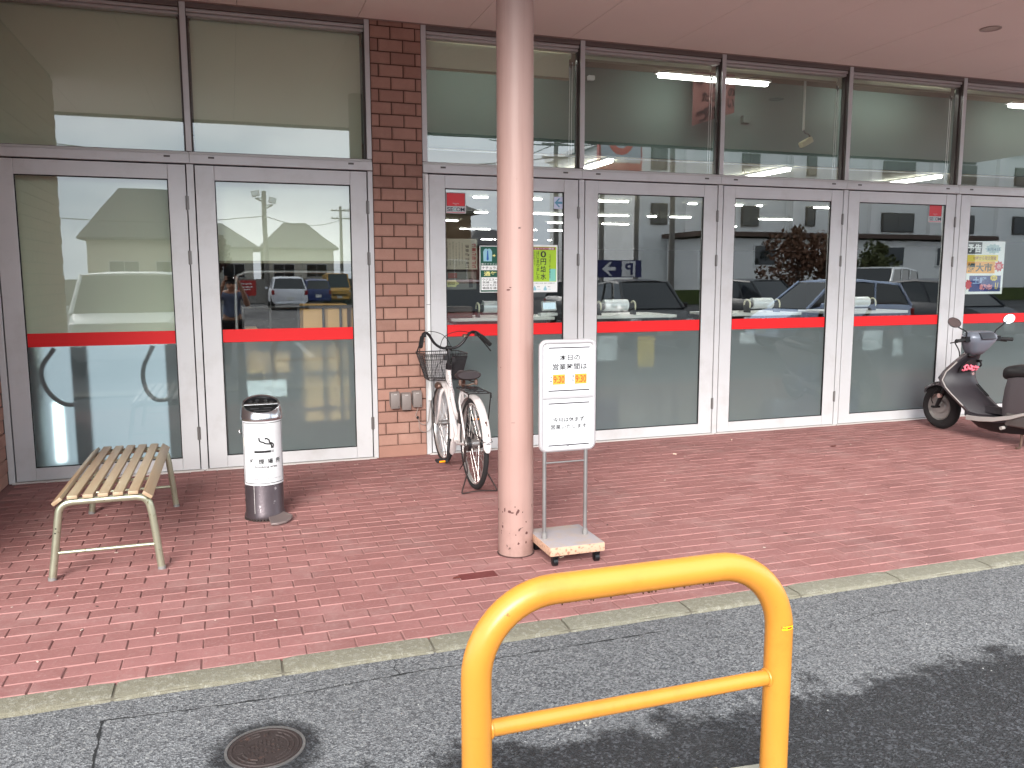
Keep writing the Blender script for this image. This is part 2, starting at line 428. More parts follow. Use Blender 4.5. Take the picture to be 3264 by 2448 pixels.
# ---- brick pavement
pave = structure('pavement')
BD, BMid, BL, BP = srgb(135, 90, 87), srgb(145, 98, 94), srgb(153, 105, 102), srgb(168, 139, 134)
PV1 = brick_mat('paver', BD, BMid, BL, BP, False); PV2 = brick_mat('paver_field', BD, BMid, BL, BP, True)
GROUT = mat('grout', srgb(124, 86, 82), 0.95, 0, 0.25, 25, 0.5, 150)
b = MB(); b.add([(-4.5, -3.55, -0.006), (13, -3.55, -0.006), (13, 0.2, -0.006), (-4.5, 0.2, -0.006)], [(0, 1, 2, 3)]); b.build('joint_bed', GROUT, pave)
EDGE = mat('paver_edge', srgb(146, 104, 100), 0.9, 0, 0.22, 14, 0.4, 150)
RW, LN = 0.0957, 0.1995
def paver_geo(b, cx, cy, lx, ly, seed, zo=0.0, tilt=(0, 0)):
    rr = random.Random(seed); g = 0.0017; c = 0.0027; hx, hy = lx/2-g*(1.0+1.2*(seed % 3 == 0)), ly/2-g*0.8
    P = lambda x, y, z: (cx+x, cy+y, zo+z+x*tilt[0]+y*tilt[1])
    j = lambda: rr.uniform(-0.0011, 0.0011)
    bot = [P(sx*hx+j(), sy*hy+j(), -0.03) for sx, sy in ((-1, -1), (1, -1), (1, 1), (-1, 1))]
    mid = [P(sx*hx+j(), sy*hy+j(), -0.0045+j()*0.5) for sx, sy in ((-1, -1), (1, -1), (1, 1), (-1, 1))]
    top = [P(sx*(hx-c)+j(), sy*(hy-c)+j(), 0) for sx, sy in ((-1, -1), (1, -1), (1, 1), (-1, 1))]
    fs = [(8, 9, 10, 11)]
    for i in range(4):
        k = (i+1) % 4; fs += [(i, k, 4+k, 4+i), (4+i, 4+k, 8+k, 8+i)]
    b.add(bot+mid+top, fs)
    for k_ in (2, 4, 6, 8): b.mi[-9+k_] = 1
def project(p):
    d = Vector(p)-CLOC; z = d.dot(CF)
    if z < 0.1: return None
    return d.dot(CR)/z*2624.5/3264, d.dot(CU)/z*2624.5/3264
cells = []
rows = int(3.548/RW)
# running bond; the patch close to the column was relaid with staggered joints
for r_ in range(rows+1):
    y0 = -3.547+r_*RW; ly = RW if r_ < rows else max(0.02, 0.0-y0-0.004)
    off = (0.0995 if r_ % 2 else 0.0)+0.0003*r_
    for k in range(-24, 62):
        cx = 0.0325-0.0998+off+k*LN; cy = y0+ly/2
        if not -4.4 < cx < 12.6: continue
        if cy > -2.72 and cx-LN/2 < -1.60: continue
        q = project((cx, cy, 0)); inside = bool(q) and abs(q[0]) < 0.53 and abs(q[1]) < 0.40
        dist = (Vector((cx, cy, 0))-CLOC); area = abs(dist.z)/dist.length**3 if inside else 0
        if (Vector((cx, cy))-Vector((1.432, -2.648))).length < 0.085: area = 0
        cells.append((area, cx, cy, ly))
cells.sort(key=lambda c: -c[0])
metas = []
for i in range(6):
    b = MB(); paver_geo(b, 0, 0, LN, RW, 100+i); o = b.build('brick', [PV1, EDGE], fixn=False)
    metas.append(o.data); bpy.data.objects.remove(o)
rr = random.Random(11); fb = MB()
for i, (a, cx, cy, ly) in enumerate(cells):
    zo = rr.uniform(-0.0016, 0.0012)+0.003*noise.noise((cx*0.9, cy*0.9, 0)); tx, ty = rr.uniform(-0.009, 0.009), rr.uniform(-0.010, 0.010)
    if i < 300 and ly > 0.09:
        o = bpy.data.objects.new('brick', metas[i % 6]); COL.objects.link(o); o.parent = pave
        o.location = (cx, cy, zo); o.rotation_euler = (ty, -tx, rr.uniform(-0.004, 0.004)+(math.pi if i % 2 else 0))
    else: paver_geo(fb, cx, cy, LN, ly, i, zo, (tx, ty))
dkb = min((q for q in pave.children if q.name.split('.')[0] == 'brick'), key=lambda q: (q.location.x-1.05)**2+(q.location.y+2.93)**2)
dkb.data = dkb.data.copy(); dkb.data.materials[0] = brick_mat('dark_paver', srgb(96, 44, 44), srgb(104, 48, 47), srgb(108, 50, 49), srgb(120, 70, 66), False); dkb['label'] = 'darker red brick left of the pink column foot'
o = fb.build('brick_field', [PV2, EDGE], pave, fixn=False); o['kind'] = 'stuff'
# litter: dead leaves, butts, crumbs on the paving
b = MB(); rr = random.Random(21)
for i in range(70):
    x, y = rr.uniform(-1.3, 7.5), rr.uniform(-3.4, -0.05)
    s_ = rr.uniform(0.003, 0.009); q = Matrix.Rotation(rr.uniform(0, 3), 3, 'Z')
    b.obox((x, y, 0.0025), (s_*rr.uniform(1, 3), s_, 0.002), q, rr.choice((0, 0, 1)))
o = b.build('litter', [mat('litter_pale', srgb(190, 172, 160), 0.9), mat('litter_dark', srgb(58, 38, 34), 0.9)], pave); o['kind'] = 'stuff'
BUTT = mat('cigarette_paper', srgb(214, 190, 170), 0.85)
for i, (x, y, a) in enumerate(((1.62, -2.83, 0.5), (4.35, -0.34, 1.2), (3.55, -0.72, 2.4))):
    o = MB().cyl((x, y, 0.006), (x+0.03*math.cos(a), y+0.03*math.sin(a), 0.006), 0.0042, n=8).build('cigarette_butt', BUTT, smooth=True)
    tag(o, ['cigarette butt on the paving under the notice stand', 'cigarette butt on the paving in front of the middle doors', 'cigarette butt on the paving between notice stand and doors'][i], 'litter', 'cigarette butts on the paving')
DL = mat('dead_leaf', srgb(96, 42, 34), 0.85)
def leaf(x, y, s_, a, lab):
    b = MB(); q = Matrix.Rotation(a, 3, 'Z'); pts = [(-1, 0, 0.1), (-.4, .42, .35), (.4, .36, .22), (1, 0, .45), (.4, -.36, .12), (-.4, -.42, .3)]
    vs = [Vector((x, y, 0.002))+q @ Vector((p[0]*s_, p[1]*s_, p[2]*s_*0.5)) for p in pts]
    b.add(vs+[v-Vector((0, 0, 0.0008)) for v in vs], [(0, 1, 2, 3, 4, 5), (11, 10, 9, 8, 7, 6)]+[(i, (i+1) % 6, 6+(i+1) % 6, 6+i) for i in range(6)])
    tag(b.build('dead_leaf', DL), lab, 'leaf', 'dead leaves on the paving')
leaf(5.05, -0.88, 0.034, 0.1, 'dark red dead leaf on the paving before the third door right of the pillar')
leaf(1.02, -2.93, 0.026, 0.3, 'dead leaf on the paving left of the pink column foot')
leaf(4.52, -1.63, 0.016, 0.8, 'small dark crumpled leaf alone in the middle of the paving')

# ---- iron cover in the road
mh = thing('manhole_cover', 'small round rusty iron cover set in the wet asphalt', 'manhole cover', (0.045, -4.155, ZR))
IRON = mat('rusty_iron', srgb(58, 48, 46), 0.7, 0.35, 0.3, 18, 0.5, 160, srgb(76, 58, 52), 40, 0.6)
c0 = Vector((0.045, -4.155, ZR))
b = MB(); b.lathe([(0.128, 0.0), (0.128, 0.004), (0.119, 0.004), (0.119, -0.004)], c0, 48); b.build('rim', STEELW, mh, smooth=True)
b = MB(); b.lathe([(0.117, -0.004), (0.117, 0.003), (0.0, 0.003)], c0, 48); cov = b.build('cover', IRON, mh, smooth=True)
b = MB()
for r_ in (0.106, 0.090, 0.074):
    for a0, a1 in ((-70, 60), (100, 140), (200, 250)) if r_ != 0.106 else ((0, 360),): b.torus(c0+Vector((0, 0, 0.003)), r_, 0.0035, 'z', 40, 6, a0, a1, rw=0.0035)
for i in range(-4, 5):
    for j in range(-3, 4):
        x, y = i*0.013, j*0.013
        if math.hypot(x, y) < 0.056 and (i*7+j*3) % 4: b.obox(c0+Vector((x, y, 0.004)), (0.0095, 0.006, 0.004), Matrix.Rotation(0.785*((i+j) % 2)*2, 3, 'Z'))
for k in range(10):
    a = k*0.628+0.2; b.obox(c0+Vector((0.082*math.cos(a), 0.082*math.sin(a), 0.004)), (0.006, 0.022, 0.004), Matrix.Rotation(a+1.57, 3, 'Z'))
b.build('relief', IRON, cov, smooth=True)

# ---- kerbed island under the yellow rail
isl = structure('traffic_island')
b = MB(); pts = [(-2.6, -4.765), (1.40, -4.765), (1.50, -4.775), (1.555, -4.83), (1.575, -4.92), (1.575, -5.30), (-2.6, -5.30)]
b.prism(pts, lambda x, y, z: (x, y, z), -0.12, 0.0); b.build('island_fill', mat('concrete', srgb(150, 146, 132), 0.9, 0, 0.12, 8, 0.5, 120), isl, bevel=0.01)
for k in range(7):
    x0 = -2.55+k*0.56; x1 = min(x0+0.552, 1.44)
    if x1 > x0: MB().box(x0, x1, -4.89, -4.758, -0.10, 0.006).build('kerb_stone', KERBM, isl, bevel=0.008)

# ================================================================== SHOPFRONT
FZ = 3.53
PB = brick_mat('wall_brick', srgb(154, 116, 103), srgb(168, 128, 114), srgb(179, 138, 123), srgb(185, 150, 135), False, 0.22, 30, 400, 0.72)
PB2 = brick_mat('wall_brick_field', srgb(154, 116, 103), srgb(168, 128, 114), srgb(179, 138, 123), srgb(185, 150, 135), True, 0.22, 30, 400, 0.72)
MORT = mat('brick_joint', srgb(88, 62, 53), 0.95, 0, 0.15, 30)
pil = thing('brick_pillar', 'brick clad pillar between the two pairs of glass doors', 'pillar', (1.335, 0, 0))
MB().box(1.129, 1.541, 0.006, 0.30, 0.0, FZ).build('joint_core', MORT, pil)
MB().box(1.130, 1.540, -0.010, 0.006, 0.0, 0.098).build('base_course', mat('smooth_brick', srgb(152, 112, 98), 0.85, 0, 0.1, 12, 0.2), pil, bevel=0.004)
CH = 0.0968; rr = random.Random(5)
def wall_brick(x0, x1, z0, z1):
    b = MB(); b.box(x0, x1, -0.002, 0.008, z0, z1)
    b.box(x0+0.008, x1-0.008, -0.0055, -0.002, z0+0.007, z1-0.007)
    o = b.build('brick', PB, pil, bevel=0.002); o.location.y = rr.uniform(-0.0012, 0.0012)
for k in range(36):
    z0 = 0.102+k*CH; z1 = min(z0+CH-0.009, FZ-0.004)
    if z1-z0 < 0.02: continue
    ph = 1.193 if k % 2 else 1.2926
    js = [1.132]+[ph+0.2*i for i in range(-2, 3) if 1.15 < ph+0.2*i < 1.53]+[1.539]
    for a, c in zip(js[:-1], js[1:]):
        if c-a > 0.012: wall_brick(a+(0.0045 if a > 1.14 else 0), c-(0.0045 if c < 1.535 else 0), z0, z1)

wing = thing('wing_wall', 'projecting brick wing wall at the left end of the shopfront', 'wall', (-1.8, -1.3, 0))
MB().box(-1.99, -1.618, -2.70, -0.0, 0.0, FZ).build('wall_core', MORT, wing)
b = MB()
for k in range(36):
    z0 = 0.004+k*CH; z1 = min(z0+CH-0.009, FZ-0.004); o_ = 0.1 if k % 2 else 0.0
    for i in range(-1, 15):
        y1 = -0.004-i*0.2+o_; y0 = y1-0.191
        y0c, y1c = max(y0, -2.70), min(y1, -0.003)
        if y1c-y0c > 0.02: b.box(-1.618, -1.606+(0.006 if k % 2 else 0), y0c, y1c, z0, z1)
    for i in range(2):
        x0 = -1.99+i*0.2-(0.1 if k % 2 else 0); x0c, x1c = max(x0, -1.99), min(x0+0.191, -1.612)
        if x1c-x0c > 0.02: b.box(x0c, x1c, -2.712, -2.70, z0, z1)
o = b.build('brick_field', PB2, wing, bevel=0); o['kind'] = 'stuff'

# ---- aluminium frame of the whole front
fr = thing('shopfront_frame', 'silver aluminium frame of mullions and transoms holding doors and windows', 'frame', (3.5, 0, 0))
def fbox(name, x0, x1, y0, y1, z0, z1, m=ALU, bev=0.0025): return MB().box(x0, x1, y0, y1, z0, z1).build(name, m, fr, bevel=bev)
XR = 8.70
# vertical members: (x0, x1) of front face at door level
MUL = [(-1.602, -1.560), (-0.273, -0.222), (1.088, 1.127), (1.543, 1.584), (2.939, 2.989), (4.350, 4.400), (5.779, 5.833), (7.216, 7.275), (8.655, 8.70)]
for i, (a, c) in enumerate(MUL):
    fbox('mullion', a, c, -0.002, 0.10, 0.0, 2.356)
    ua, uc = (a, c) if i in (0, 2, 3) else (a+0.006, a+0.048)
    fbox('upper_mullion', ua, uc, 0.0, 0.012, 2.452, 3.525)
    fbox('mullion_side', ua+0.001, uc-0.001, 0.012, 0.115, 2.452, 3.50, DARKTRIM)
BAYS = [(-1.560, -0.273), (-0.222, 1.088), (1.584, 2.939), (2.989, 4.350), (4.400, 5.779), (5.833, 7.216), (7.275, 8.655)]
for i, (a, c) in enumerate(BAYS):
    a2 = MUL[[0, 1, 3, 4, 5, 6, 7][i]][0]; c2 = MUL[[1, 2, 4, 5, 6, 7, 8][i]][1]
    x0 = a2 if i in (0, 2) else (a2+MUL[[0, 1, 3, 4, 5, 6, 7][i]][1])/2; x1 = c2 if i in (1, 6) else (c2+MUL[[1, 2, 4, 5, 6, 7, 8][i]][0])/2
    fbox('transom', x0+0.0005, x1-0.0005, -0.004, 0.11, 2.362, 2.428)
    fbox('transom_lip', x0+0.0005, x1-0.0005, 0.010, 0.11, 2.428, 2.450, ALU2)
    fbox('head', a, c, 0.004, 0.115, 3.488, 3.527, mat('head_dark', srgb(112, 100, 96), 0.5, 0.25, 0.06))
    fbox('head', a, c, 0.022, 0.115, 3.462, 3.486, ALU2); fbox('head', a, c, 0.042, 0.115, 3.440, 3.460, ALU2)
    for x in (a+0.13, c-0.13):
        if i != 0 or x > -0.6: MB().box(x-0.022, x+0.022, -0.0058, -0.0035, 2.402, 2.416).build('drain_cap', mat('drain_plastic', srgb(92, 88, 86), 0.6), fr)
    fbox('sill', a-0.02, c+0.02, -0.022, 0.10, -0.004, 0.011, mat('sill_strip', srgb(196, 190, 186), 0.5, 0.3, 0.1, 6))
    fbox('gap_shade', a-0.003, c+0.003, 0.052, 0.058, 0.011, 2.361, DARKGAP, 0) if False else None
    for g0, g1 in ((a-0.001, a+0.012), (c-0.012, c+0.001)): fbox('gap_shade', g0, g1, 0.030, 0.050, 0.011, 2.361, DARKGAP, 0)
    fbox('gap_shade', a+0.012, c-0.012, 0.030, 0.050, 2.345, 2.3615, DARKGAP, 0); fbox('gap_shade', a+0.012, c-0.012, 0.030, 0.050, 0.0115, 0.02, DARKGAP, 0)

# ---- glass doors
DOORS = [(-1.551, -0.281, -1.421, -0.405), (-0.213, 1.079, -0.076, 0.948), (1.593, 2.930, 1.728, 2.798), (2.998, 4.341, 3.121, 4.200),
         (4.409, 5.770, 4.535, 5.636), (5.842, 7.207, 5.975, 7.083), (7.284, 8.646, 7.413, 8.51)]
DLAB = ['glass door beside the brick wing wall with dark hoops blurred behind its film', 'glass door just left of the brick pillar with tan boxes behind it',
        'glass door just right of the brick pillar behind the bicycle', 'glass door directly right of the notice stand, yellow blur behind its film',
        'glass door third right of the brick pillar, film all dark', 'glass door with a red security sticker at its upper right corner', 'glass door behind the scooter with a bright sale poster']
for i, (a, c, ga, gc) in enumerate(DOORS):
    d = thing('glass_door', DLAB[i], 'door', ((a+c)/2, 0, 0.012), 'aluminium glass doors along the shopfront')
    z0, z1, gz0, gz1 = 0.014, 2.351, 0.107, 2.243
    for s0, s1 in ((a, ga), (gc, c)): MB().box(s0, s1, 0.0, 0.040, z0, z1).build('stile', ALU, d, bevel=0.002)
    MB().box(ga+0.0008, gc-0.0008, 0.002, 0.038, gz1, z1).build('top_rail', ALU, d, bevel=0.002)
    MB().box(ga+0.0008, gc-0.0008, 0.002, 0.038, z0, gz0).build('bottom_rail', ALU, d, bevel=0.002)
    b = MB()
    b.box(ga, ga+0.007, 0.006, 0.018, gz0, gz1).box(gc-0.007, gc, 0.006, 0.018, gz0, gz1).box(ga+0.007, gc-0.007, 0.006, 0.018, gz0, gz0+0.007).box(ga+0.007, gc-0.007, 0.006, 0.018, gz1-0.007, gz1)
    b.build('gasket', BLACK, d)
    MB().box(ga, gc, 0.019, 0.025, 1.0085, gz1).build('pane', GLS, d); MB().box(ga, gc, 0.019, 0.025, gz0, 1.0080).build('pane', GLF, d)
    MB().add([(ga, 0.0268, gz0), (gc, 0.0268, gz0), (gc, 0.0268, 1.008), (ga, 0.0268, 1.008)], [(0, 1, 2, 3)]).build('frosted_film', FILM, d)
    MB().box(ga+0.0075, gc-0.0075, 0.0172, 0.0182, 1.006, 1.106).build('red_stripe', RED, d)
    hx = c+0.003
    for z in (2.07, 1.66, 0.30): 
        h = MB(); h.cyl((hx, -0.006, z-0.055), (hx, -0.006, z+0.055), 0.0075, n=10).box(hx-0.0125, hx+0.0145, -0.003, 0.0, z-0.05, z+0.05); h.build('hinge', mat('hinge_grey', srgb(120, 116, 114), 0.4, 0.5), d, smooth=True)

# ---- upper windows and roller blinds
WLAB = ['upper window at the left end, above the door by the wing wall', 'upper window left of the brick pillar', 'upper window right of the brick pillar behind the pink column', 'upper window with the long strip lamp seen through its upper right',
        'upper window with a dark red banner at its upper left edge', 'upper window with a bracket hung behind it, third from the right edge', 'upper window above the scooter at the right end']
BL_LABS = ['beige roller blind fully drawn down in the far left upper window', 'beige roller blind fully drawn down left of the brick pillar', 'beige roller blind pulled a quarter down behind the pink column',
        'beige roller blind rolled up in the window right of the column', 'beige roller blind rolled up beside the red banner', 'beige roller blind rolled up in the second window from the right', 'beige roller blind rolled up above the scooter']
for i, (a, c) in enumerate(BAYS):
    ua = MUL[[0, 1, 3, 4, 5, 6, 7][i]]; uc = MUL[[1, 2, 4, 5, 6, 7, 8][i]]
    x0 = ua[1] if i in (0, 2) else ua[0]+0.048; x1 = uc[0] if i in (1, 6) else uc[0]+0.006
    wdw = thing('upper_window', WLAB[i], 'window', ((x0+x1)/2, 0.07, 2.45), 'upper windows over the glass doors')
    MB().box(x0, x1, 0.066, 0.072, 2.450, 3.44).build('pane', GLS if i > 1 else GLS, wdw)
    b = MB(); b.box(x0, x0+0.012, 0.05, 0.066, 2.450, 3.44).box(x1-0.012, x1, 0.05, 0.066, 2.450, 3.44).box(x0+0.012, x1-0.012, 0.05, 0.066, 2.450, 2.458); b.build('bead', DARKTRIM, wdw)
    rb = thing('roller_blind', BL_LABS[i], 'blind', ((x0+x1)/2, 0.16, 3.40), 'roller blinds inside the upper windows')
    bot = [2.40, 1.642, 3.235, 3.41, 3.41, 3.41, 3.41][i]
    MB().cyl((x0+0.03, 0.165, 3.43), (x1-0.03, 0.165, 3.43), 0.026, n=18).build('roll', BLIND, rb, smooth=True)
    if i == 0: bot = 1.03
    bx0, bx1 = x0+0.02, x1-(0.055 if i > 1 else 0.02)
    MB().box(bx0, bx1, 0.133, 0.1345, bot, 3.43).build('fabric', BLIND, rb)
    MB().box(bx0, bx1, 0.127, 0.140, bot-0.02, bot).build('bottom_bar', mat('blind_bar', srgb(150, 146, 122), 0.6), rb, bevel=0.002)
    if i > 1:
        b = MB()
        for dx in (0.0, 0.022): b.tube([(x1-0.045+dx, 0.13, 3.37), (x1-0.05+dx, 0.13, 2.9), (x1-0.055+dx, 0.128, 2.0)], 0.0022, 5)
        b.build('pull_chain', PLW, rb, smooth=True)
        b = MB(); b.tube(spline([(x1-0.045, 0.13, 3.37), (x1-0.05, 0.12, 3.345), (x1-0.04, 0.12, 3.32), (x1-0.03, 0.125, 3.35)]), 0.006, 6); b.build('clutch', BLACKM, rb, smooth=True)

# ---- canopy over the pavement
can = structure('canopy')
SOF = mat('soffit_board', srgb(240, 230, 222), 0.85, 0, 0.04, 1.5, 0.12, 300, srgb(230, 218, 208), 3, 0.7)
xs = [1.04+0.9*k for k in range(-6, 14)]; rr = random.Random(3)
for a, c in zip(xs[:-1], xs[1:]):
    z = FZ+rr.uniform(0, 0.001)
    MB().box(a+0.002, c-0.002, -4.69, -0.012, z, z+0.012).build('soffit_panel', SOF, can, bevel=0.001)
MB().box(xs[0], xs[-1], -4.69, -0.0, FZ+0.016, FZ+0.03).build('soffit_backing', mat('soffit_gap', srgb(80, 60, 54), 0.9), can)
MB().box(xs[0], xs[-1], -4.74, 0.30, FZ+0.032, FZ+0.5).build('roof_slab', mat('canopy_render', srgb(168, 142, 130), 0.85), can)
MB().box(xs[0], xs[-1], -4.74, -4.692, FZ-0.035, FZ+0.03).build('drip_edge', BLACKM, can)
b = MB(); b.box(xs[0], XR, -0.012, 0.004, FZ-0.006, FZ+0.012); b.build('edge_trim', mat('soffit_trim', srgb(146, 124, 116), 0.6), can)
# wall above doors and right end, shop roof
MB().box(-6, 13, 0.118, 0.32, FZ-0.005, 4.6).build('upper_wall', mat('canopy_render', srgb(168, 142, 130), 0.85), can)
dl = thing('downlight', 'round recessed downlight in the canopy soffit at upper right', 'ceiling light', (6.025, -1.35, FZ))
b = MB(); b.lathe([(0.082, -0.001), (0.082, -0.006), (0.066, -0.006), (0.060, 0.0)], (6.025, -1.35, FZ), 36); b.build('trim_ring', mat('ring', srgb(176, 160, 152), 0.4, 0.2), dl, smooth=True)
b = MB(); b.lathe([(0.060, -0.002), (0.045, -0.0005), (0.0, -0.0004)], (6.025, -1.35, FZ), 36); b.build('diffuser', mat('diffuser', srgb(190, 178, 168), 0.3), dl, smooth=True)

# ================================================================== OBJECTS UNDER THE CANOPY
def paint_chip_mat():
    t = NT('pink_paint'); p = t.coord(); sep = t.n('ShaderNodeSeparateXYZ', {0: p}); z = sep.outputs[2]
    n1 = t.noise(p, 2.5, 5); n2 = t.noise(p, 26, 4, 0.5); n3 = t.noise(p, 70, 3)
    c = t.mix(n1, srgb(146, 115, 107), srgb(158, 127, 119))
    low = t.math('MULTIPLY_ADD', z, -2.6, 1.1, clamp=True)
    thr = t.math('SUBTRACT', n2, t.math('MULTIPLY_ADD', low, -0.075, 0.745))
    c = t.mix(t.math('MULTIPLY', thr, 60.0, clamp=True), c, srgb(72, 48, 46))
    c = t.mix(t.ramp(n3, [(0.72, G0), (0.76, (0.5, 0.5, 0.5, 1))]), c, srgb(136, 98, 88))
    n7 = t.noise(t.coord((14, 14, 0.5)), 1.6, 5, 0.65); c = t.mix(t.ramp(n7, [(0.50, G0), (0.78, (0.5, 0.5, 0.5, 1))]), c, srgb(126, 98, 90))
    n8 = t.noise(p, 7, 6, 0.7); c = t.mix(t.math('MULTIPLY', t.ramp(n8, [(0.42, G0), (0.66, G1)]), t.math('MULTIPLY_ADD', z, -1.5, 0.55, clamp=True)), c, srgb(116, 88, 80))
    t.bsdf(Base_Color=c, Roughness=0.5, Normal=t.bump(n2, 0.12, 0.004)); return t.m
PINK = paint_chip_mat()
cl = thing('round_column', 'pink painted round steel column holding up the canopy, paint chipped at its foot', 'column', (1.432, -2.648, 0))
b = MB(); b.lathe([(0.0965, -0.03), (0.0965, 0.4), (0.0958, 1.7), (0.0950, FZ)], (1.432, -2.648, 0), 64); b.build('shaft', PINK, cl, smooth=True)
# bare patches where paint flaked off
CHIP = mat('flaked_patch', srgb(84, 52, 50), 0.9, 0.1, 0.2)
rr = random.Random(2)
def chip(px, z, wd, h, n=9):
    th0 = math.asin(max(-0.98, min(0.98, px)))-0.49    # px: -1..1 across the side facing the camera
    b = MB(); vs = []
    for k in range(n):
        a = 2*math.pi*k/n; q = rr.uniform(0.6, 1.15); th = th0+wd*q*math.cos(a)/0.0965
        vs.append((1.432+0.0970*math.sin(th), -2.648-0.0970*math.cos(th), z+h*q*math.sin(a)))
    b.add(vs, [tuple(range(n))]); b.build('paint_chip', CHIP, cl, fixn=False)
for q in ((-0.48, 0.262, .004, .016), (-0.2, 0.256, .010, .008), (-0.06, 0.25, .014, .005), (0.26, 0.254, .010, .009), (0.3, 0.262, .006, .007), (0.2, 0.243, .005, .008), (-0.9, 0.25, .006, .008), (-0.62, 0.247, .004, .005), (0.52, 0.252, .004, .004), (0.12, 0.282, .006, .003),
          (-0.62, 0.165, .007, .010), (-0.7, 0.142, .006, .003), (-0.7, 0.13, .002, .012), (0.7, 0.195, .005, .006), (0.72, 0.132, .008, .009), (0.16, 0.127, .004, .004), (0.3, 0.078, .007, .009), (0.7, 0.082, .005, .008), (0.96, 0.275, .004, .012), (-0.6, 0.185, .003, .004)): chip(*q)
for q in ((-0.22, 1.44, .012, .004), (-0.12, 1.452, .008, .003), (-0.85, 1.98, .003, .006), (-0.95, 2.02, .002, .006), (-0.7, 1.03, .004, .004), (0.0, 0.74, .014, .0012)): chip(*q)
b = MB(); b.torus((1.432, -2.648, 0.001), 0.099, 0.004, 'z', 48, 6); b.build('base_joint', mat('joint_dirt', srgb(66, 40, 38), 0.95), cl, smooth=True)

# ---- notice stand
ns = thing('notice_stand', 'two panel notice stand on poles giving the opening hours, right of the pink column', 'sign', (1.665, -2.8, 0))
ns_tilt = None
b = MB(); x0, x1, y0, y1 = 1.512, 1.826, -2.962, -2.612
b.box(x0, x1, y0, y1, 0.062, 0.112)
def ply_mat():
    t = NT('stand_board'); p = t.coord(); n1 = t.noise(p, 9, 5); n2 = t.noise(p, 60, 4)
    sep = t.n('ShaderNodeSeparateXYZ', {0: t.n('ShaderNodeNewGeometry').outputs['Normal']})
    top = t.mix(t.ramp(n1, [(0.45, G0), (0.68, (0.5, 0.5, 0.5, 1))]), srgb(150, 142, 144), srgb(166, 140, 112))
    wv = t.n('ShaderNodeTexWave', {'Vector': t.coord((3, 3, 70)), 'Scale': 1.0, 'Distortion': 1.5, 'Detail': 3}, bands_direction='Z')
    side = t.mix(wv.outputs['Fac'], srgb(150, 112, 90), srgb(214, 178, 152))
    side = t.mix(t.ramp(n2, [(0.55, G0), (0.66, (0.8, 0.8, 0.8, 1))]), side, srgb(120, 78, 60))
    c = t.mix(t.math('MULTIPLY_ADD', sep.outputs[2], 10, -8, clamp=True), side, top)
    t.bsdf(Base_Color=c, Roughness=0.75, Normal=t.bump(n2, 0.3, 0.004)); return t.m
base = b.build('base_board', ply_mat(), ns, bevel=0.010, seg=2)
for x in (1.552, 1.79):
    for y in (-2.925, -2.65):
        b = MB(); b.cyl((x-0.012, y, 0.0225), (x+0.012, y, 0.0225), 0.0222, n=16).box(x-0.016, x+0.016, y-0.014, y+0.014, 0.046, 0.062).box(x-0.016, x-0.0135, y-0.01, y+0.01, 0.018, 0.047).box(x+0.0135, x+0.016, y-0.01, y+0.01, 0.018, 0.047)
        b.build('caster', BLACKM, base, smooth=True)
PX0, PX1 = 1.541, 1.779
for x in (PX0, PX1):
    p = MB().cyl((x, -2.8, 0.112), (x, -2.8, 0.60), 0.0108, n=18).build('pole', STEELW, ns, smooth=True)
    MB().cyl((x, -2.8, 0.112), (x, -2.8, 0.145), 0.0145, 0.0135, n=18).build('pole_socket', PLG, ns, smooth=True)
MB().cyl((PX0, -2.8, 0.524), (PX1, -2.8, 0.524), 0.0045, n=10).build('cross_bar', STEELW, ns, smooth=True)
fx0, fx1, fz0, fz1, rad = 1.521, 1.821, 0.594, 1.168, 0.028
path = []
for cx, cz, a0 in ((fx1-rad, fz1-rad, 0), (fx0+rad, fz1-rad, 90), (fx0+rad, fz0+rad, 180), (fx1-rad, fz0+rad, 270)):
    for k in range(7): a = R(a0+15*k); path.append((cx+rad*math.cos(a), -2.8, cz+rad*math.sin(a)))
FRM = mat('stand_frame', srgb(176, 172, 174), 0.38, 0.35, 0.06, 8, 0.05, 200)
MB().tube(path, 0.0135, 12, closed=True, flat=1.0).build('frame', FRM, ns, smooth=True)
MB().box(fx0, fx1, -2.813, -2.787, 0.867, 0.885).build('middle_rail', FRM, ns, bevel=0.004)
up = MB().box(fx0+0.006, fx1-0.006, -2.806, -2.794, 0.881, fz1-0.006).build('upper_panel', PAPER, ns)
lo = MB().box(fx0+0.006, fx1-0.006, -2.806, -2.794, fz0+0.006, 0.871).build('lower_panel', PAPER, ns)
yT = -2.8068
def PZU(x, y): return (1.5365+(x-385)/650*0.2835, 1.1585-(y-145)/685*0.2715+((x-700)/650)*-0.002)
def tb(px0, py0, px1, py1):   # text box from the sign as photographed, straightened
    a, c = PZU(px0, py1), PZU(px1, py0); return (a[0], c[0], a[1], c[1])
MAR = mat('sign_ink', srgb(22, 16, 20), 0.8); BAR = mat('sign_bar', srgb(52, 44, 50), 0.8)
x_, z_ = 0, 0
for par, zt, zb in ((up, 1.137, 0.910), (lo, 0.842, 0.617)):
    for z in (zt, zb): patch('rule_line', 1.560, 1.795, z-0.0032, z+0.0032, yT, par, BAR, 0.0008)
lettering('本日の', (1.622, 1.740, 1.069, 1.101), yT, up, MAR, stroke=0.016)
lettering('営業時間は', (1.583, 1.779, 1.020, 1.054), yT, up, MAR, stroke=0.016)
ORA = mat('digit_card', srgb(246, 140, 44), 0.6); ORD = mat('digit_ink', srgb(150, 62, 24), 0.7); ORG_E = mat('card_edge', srgb(170, 120, 96), 0.6)
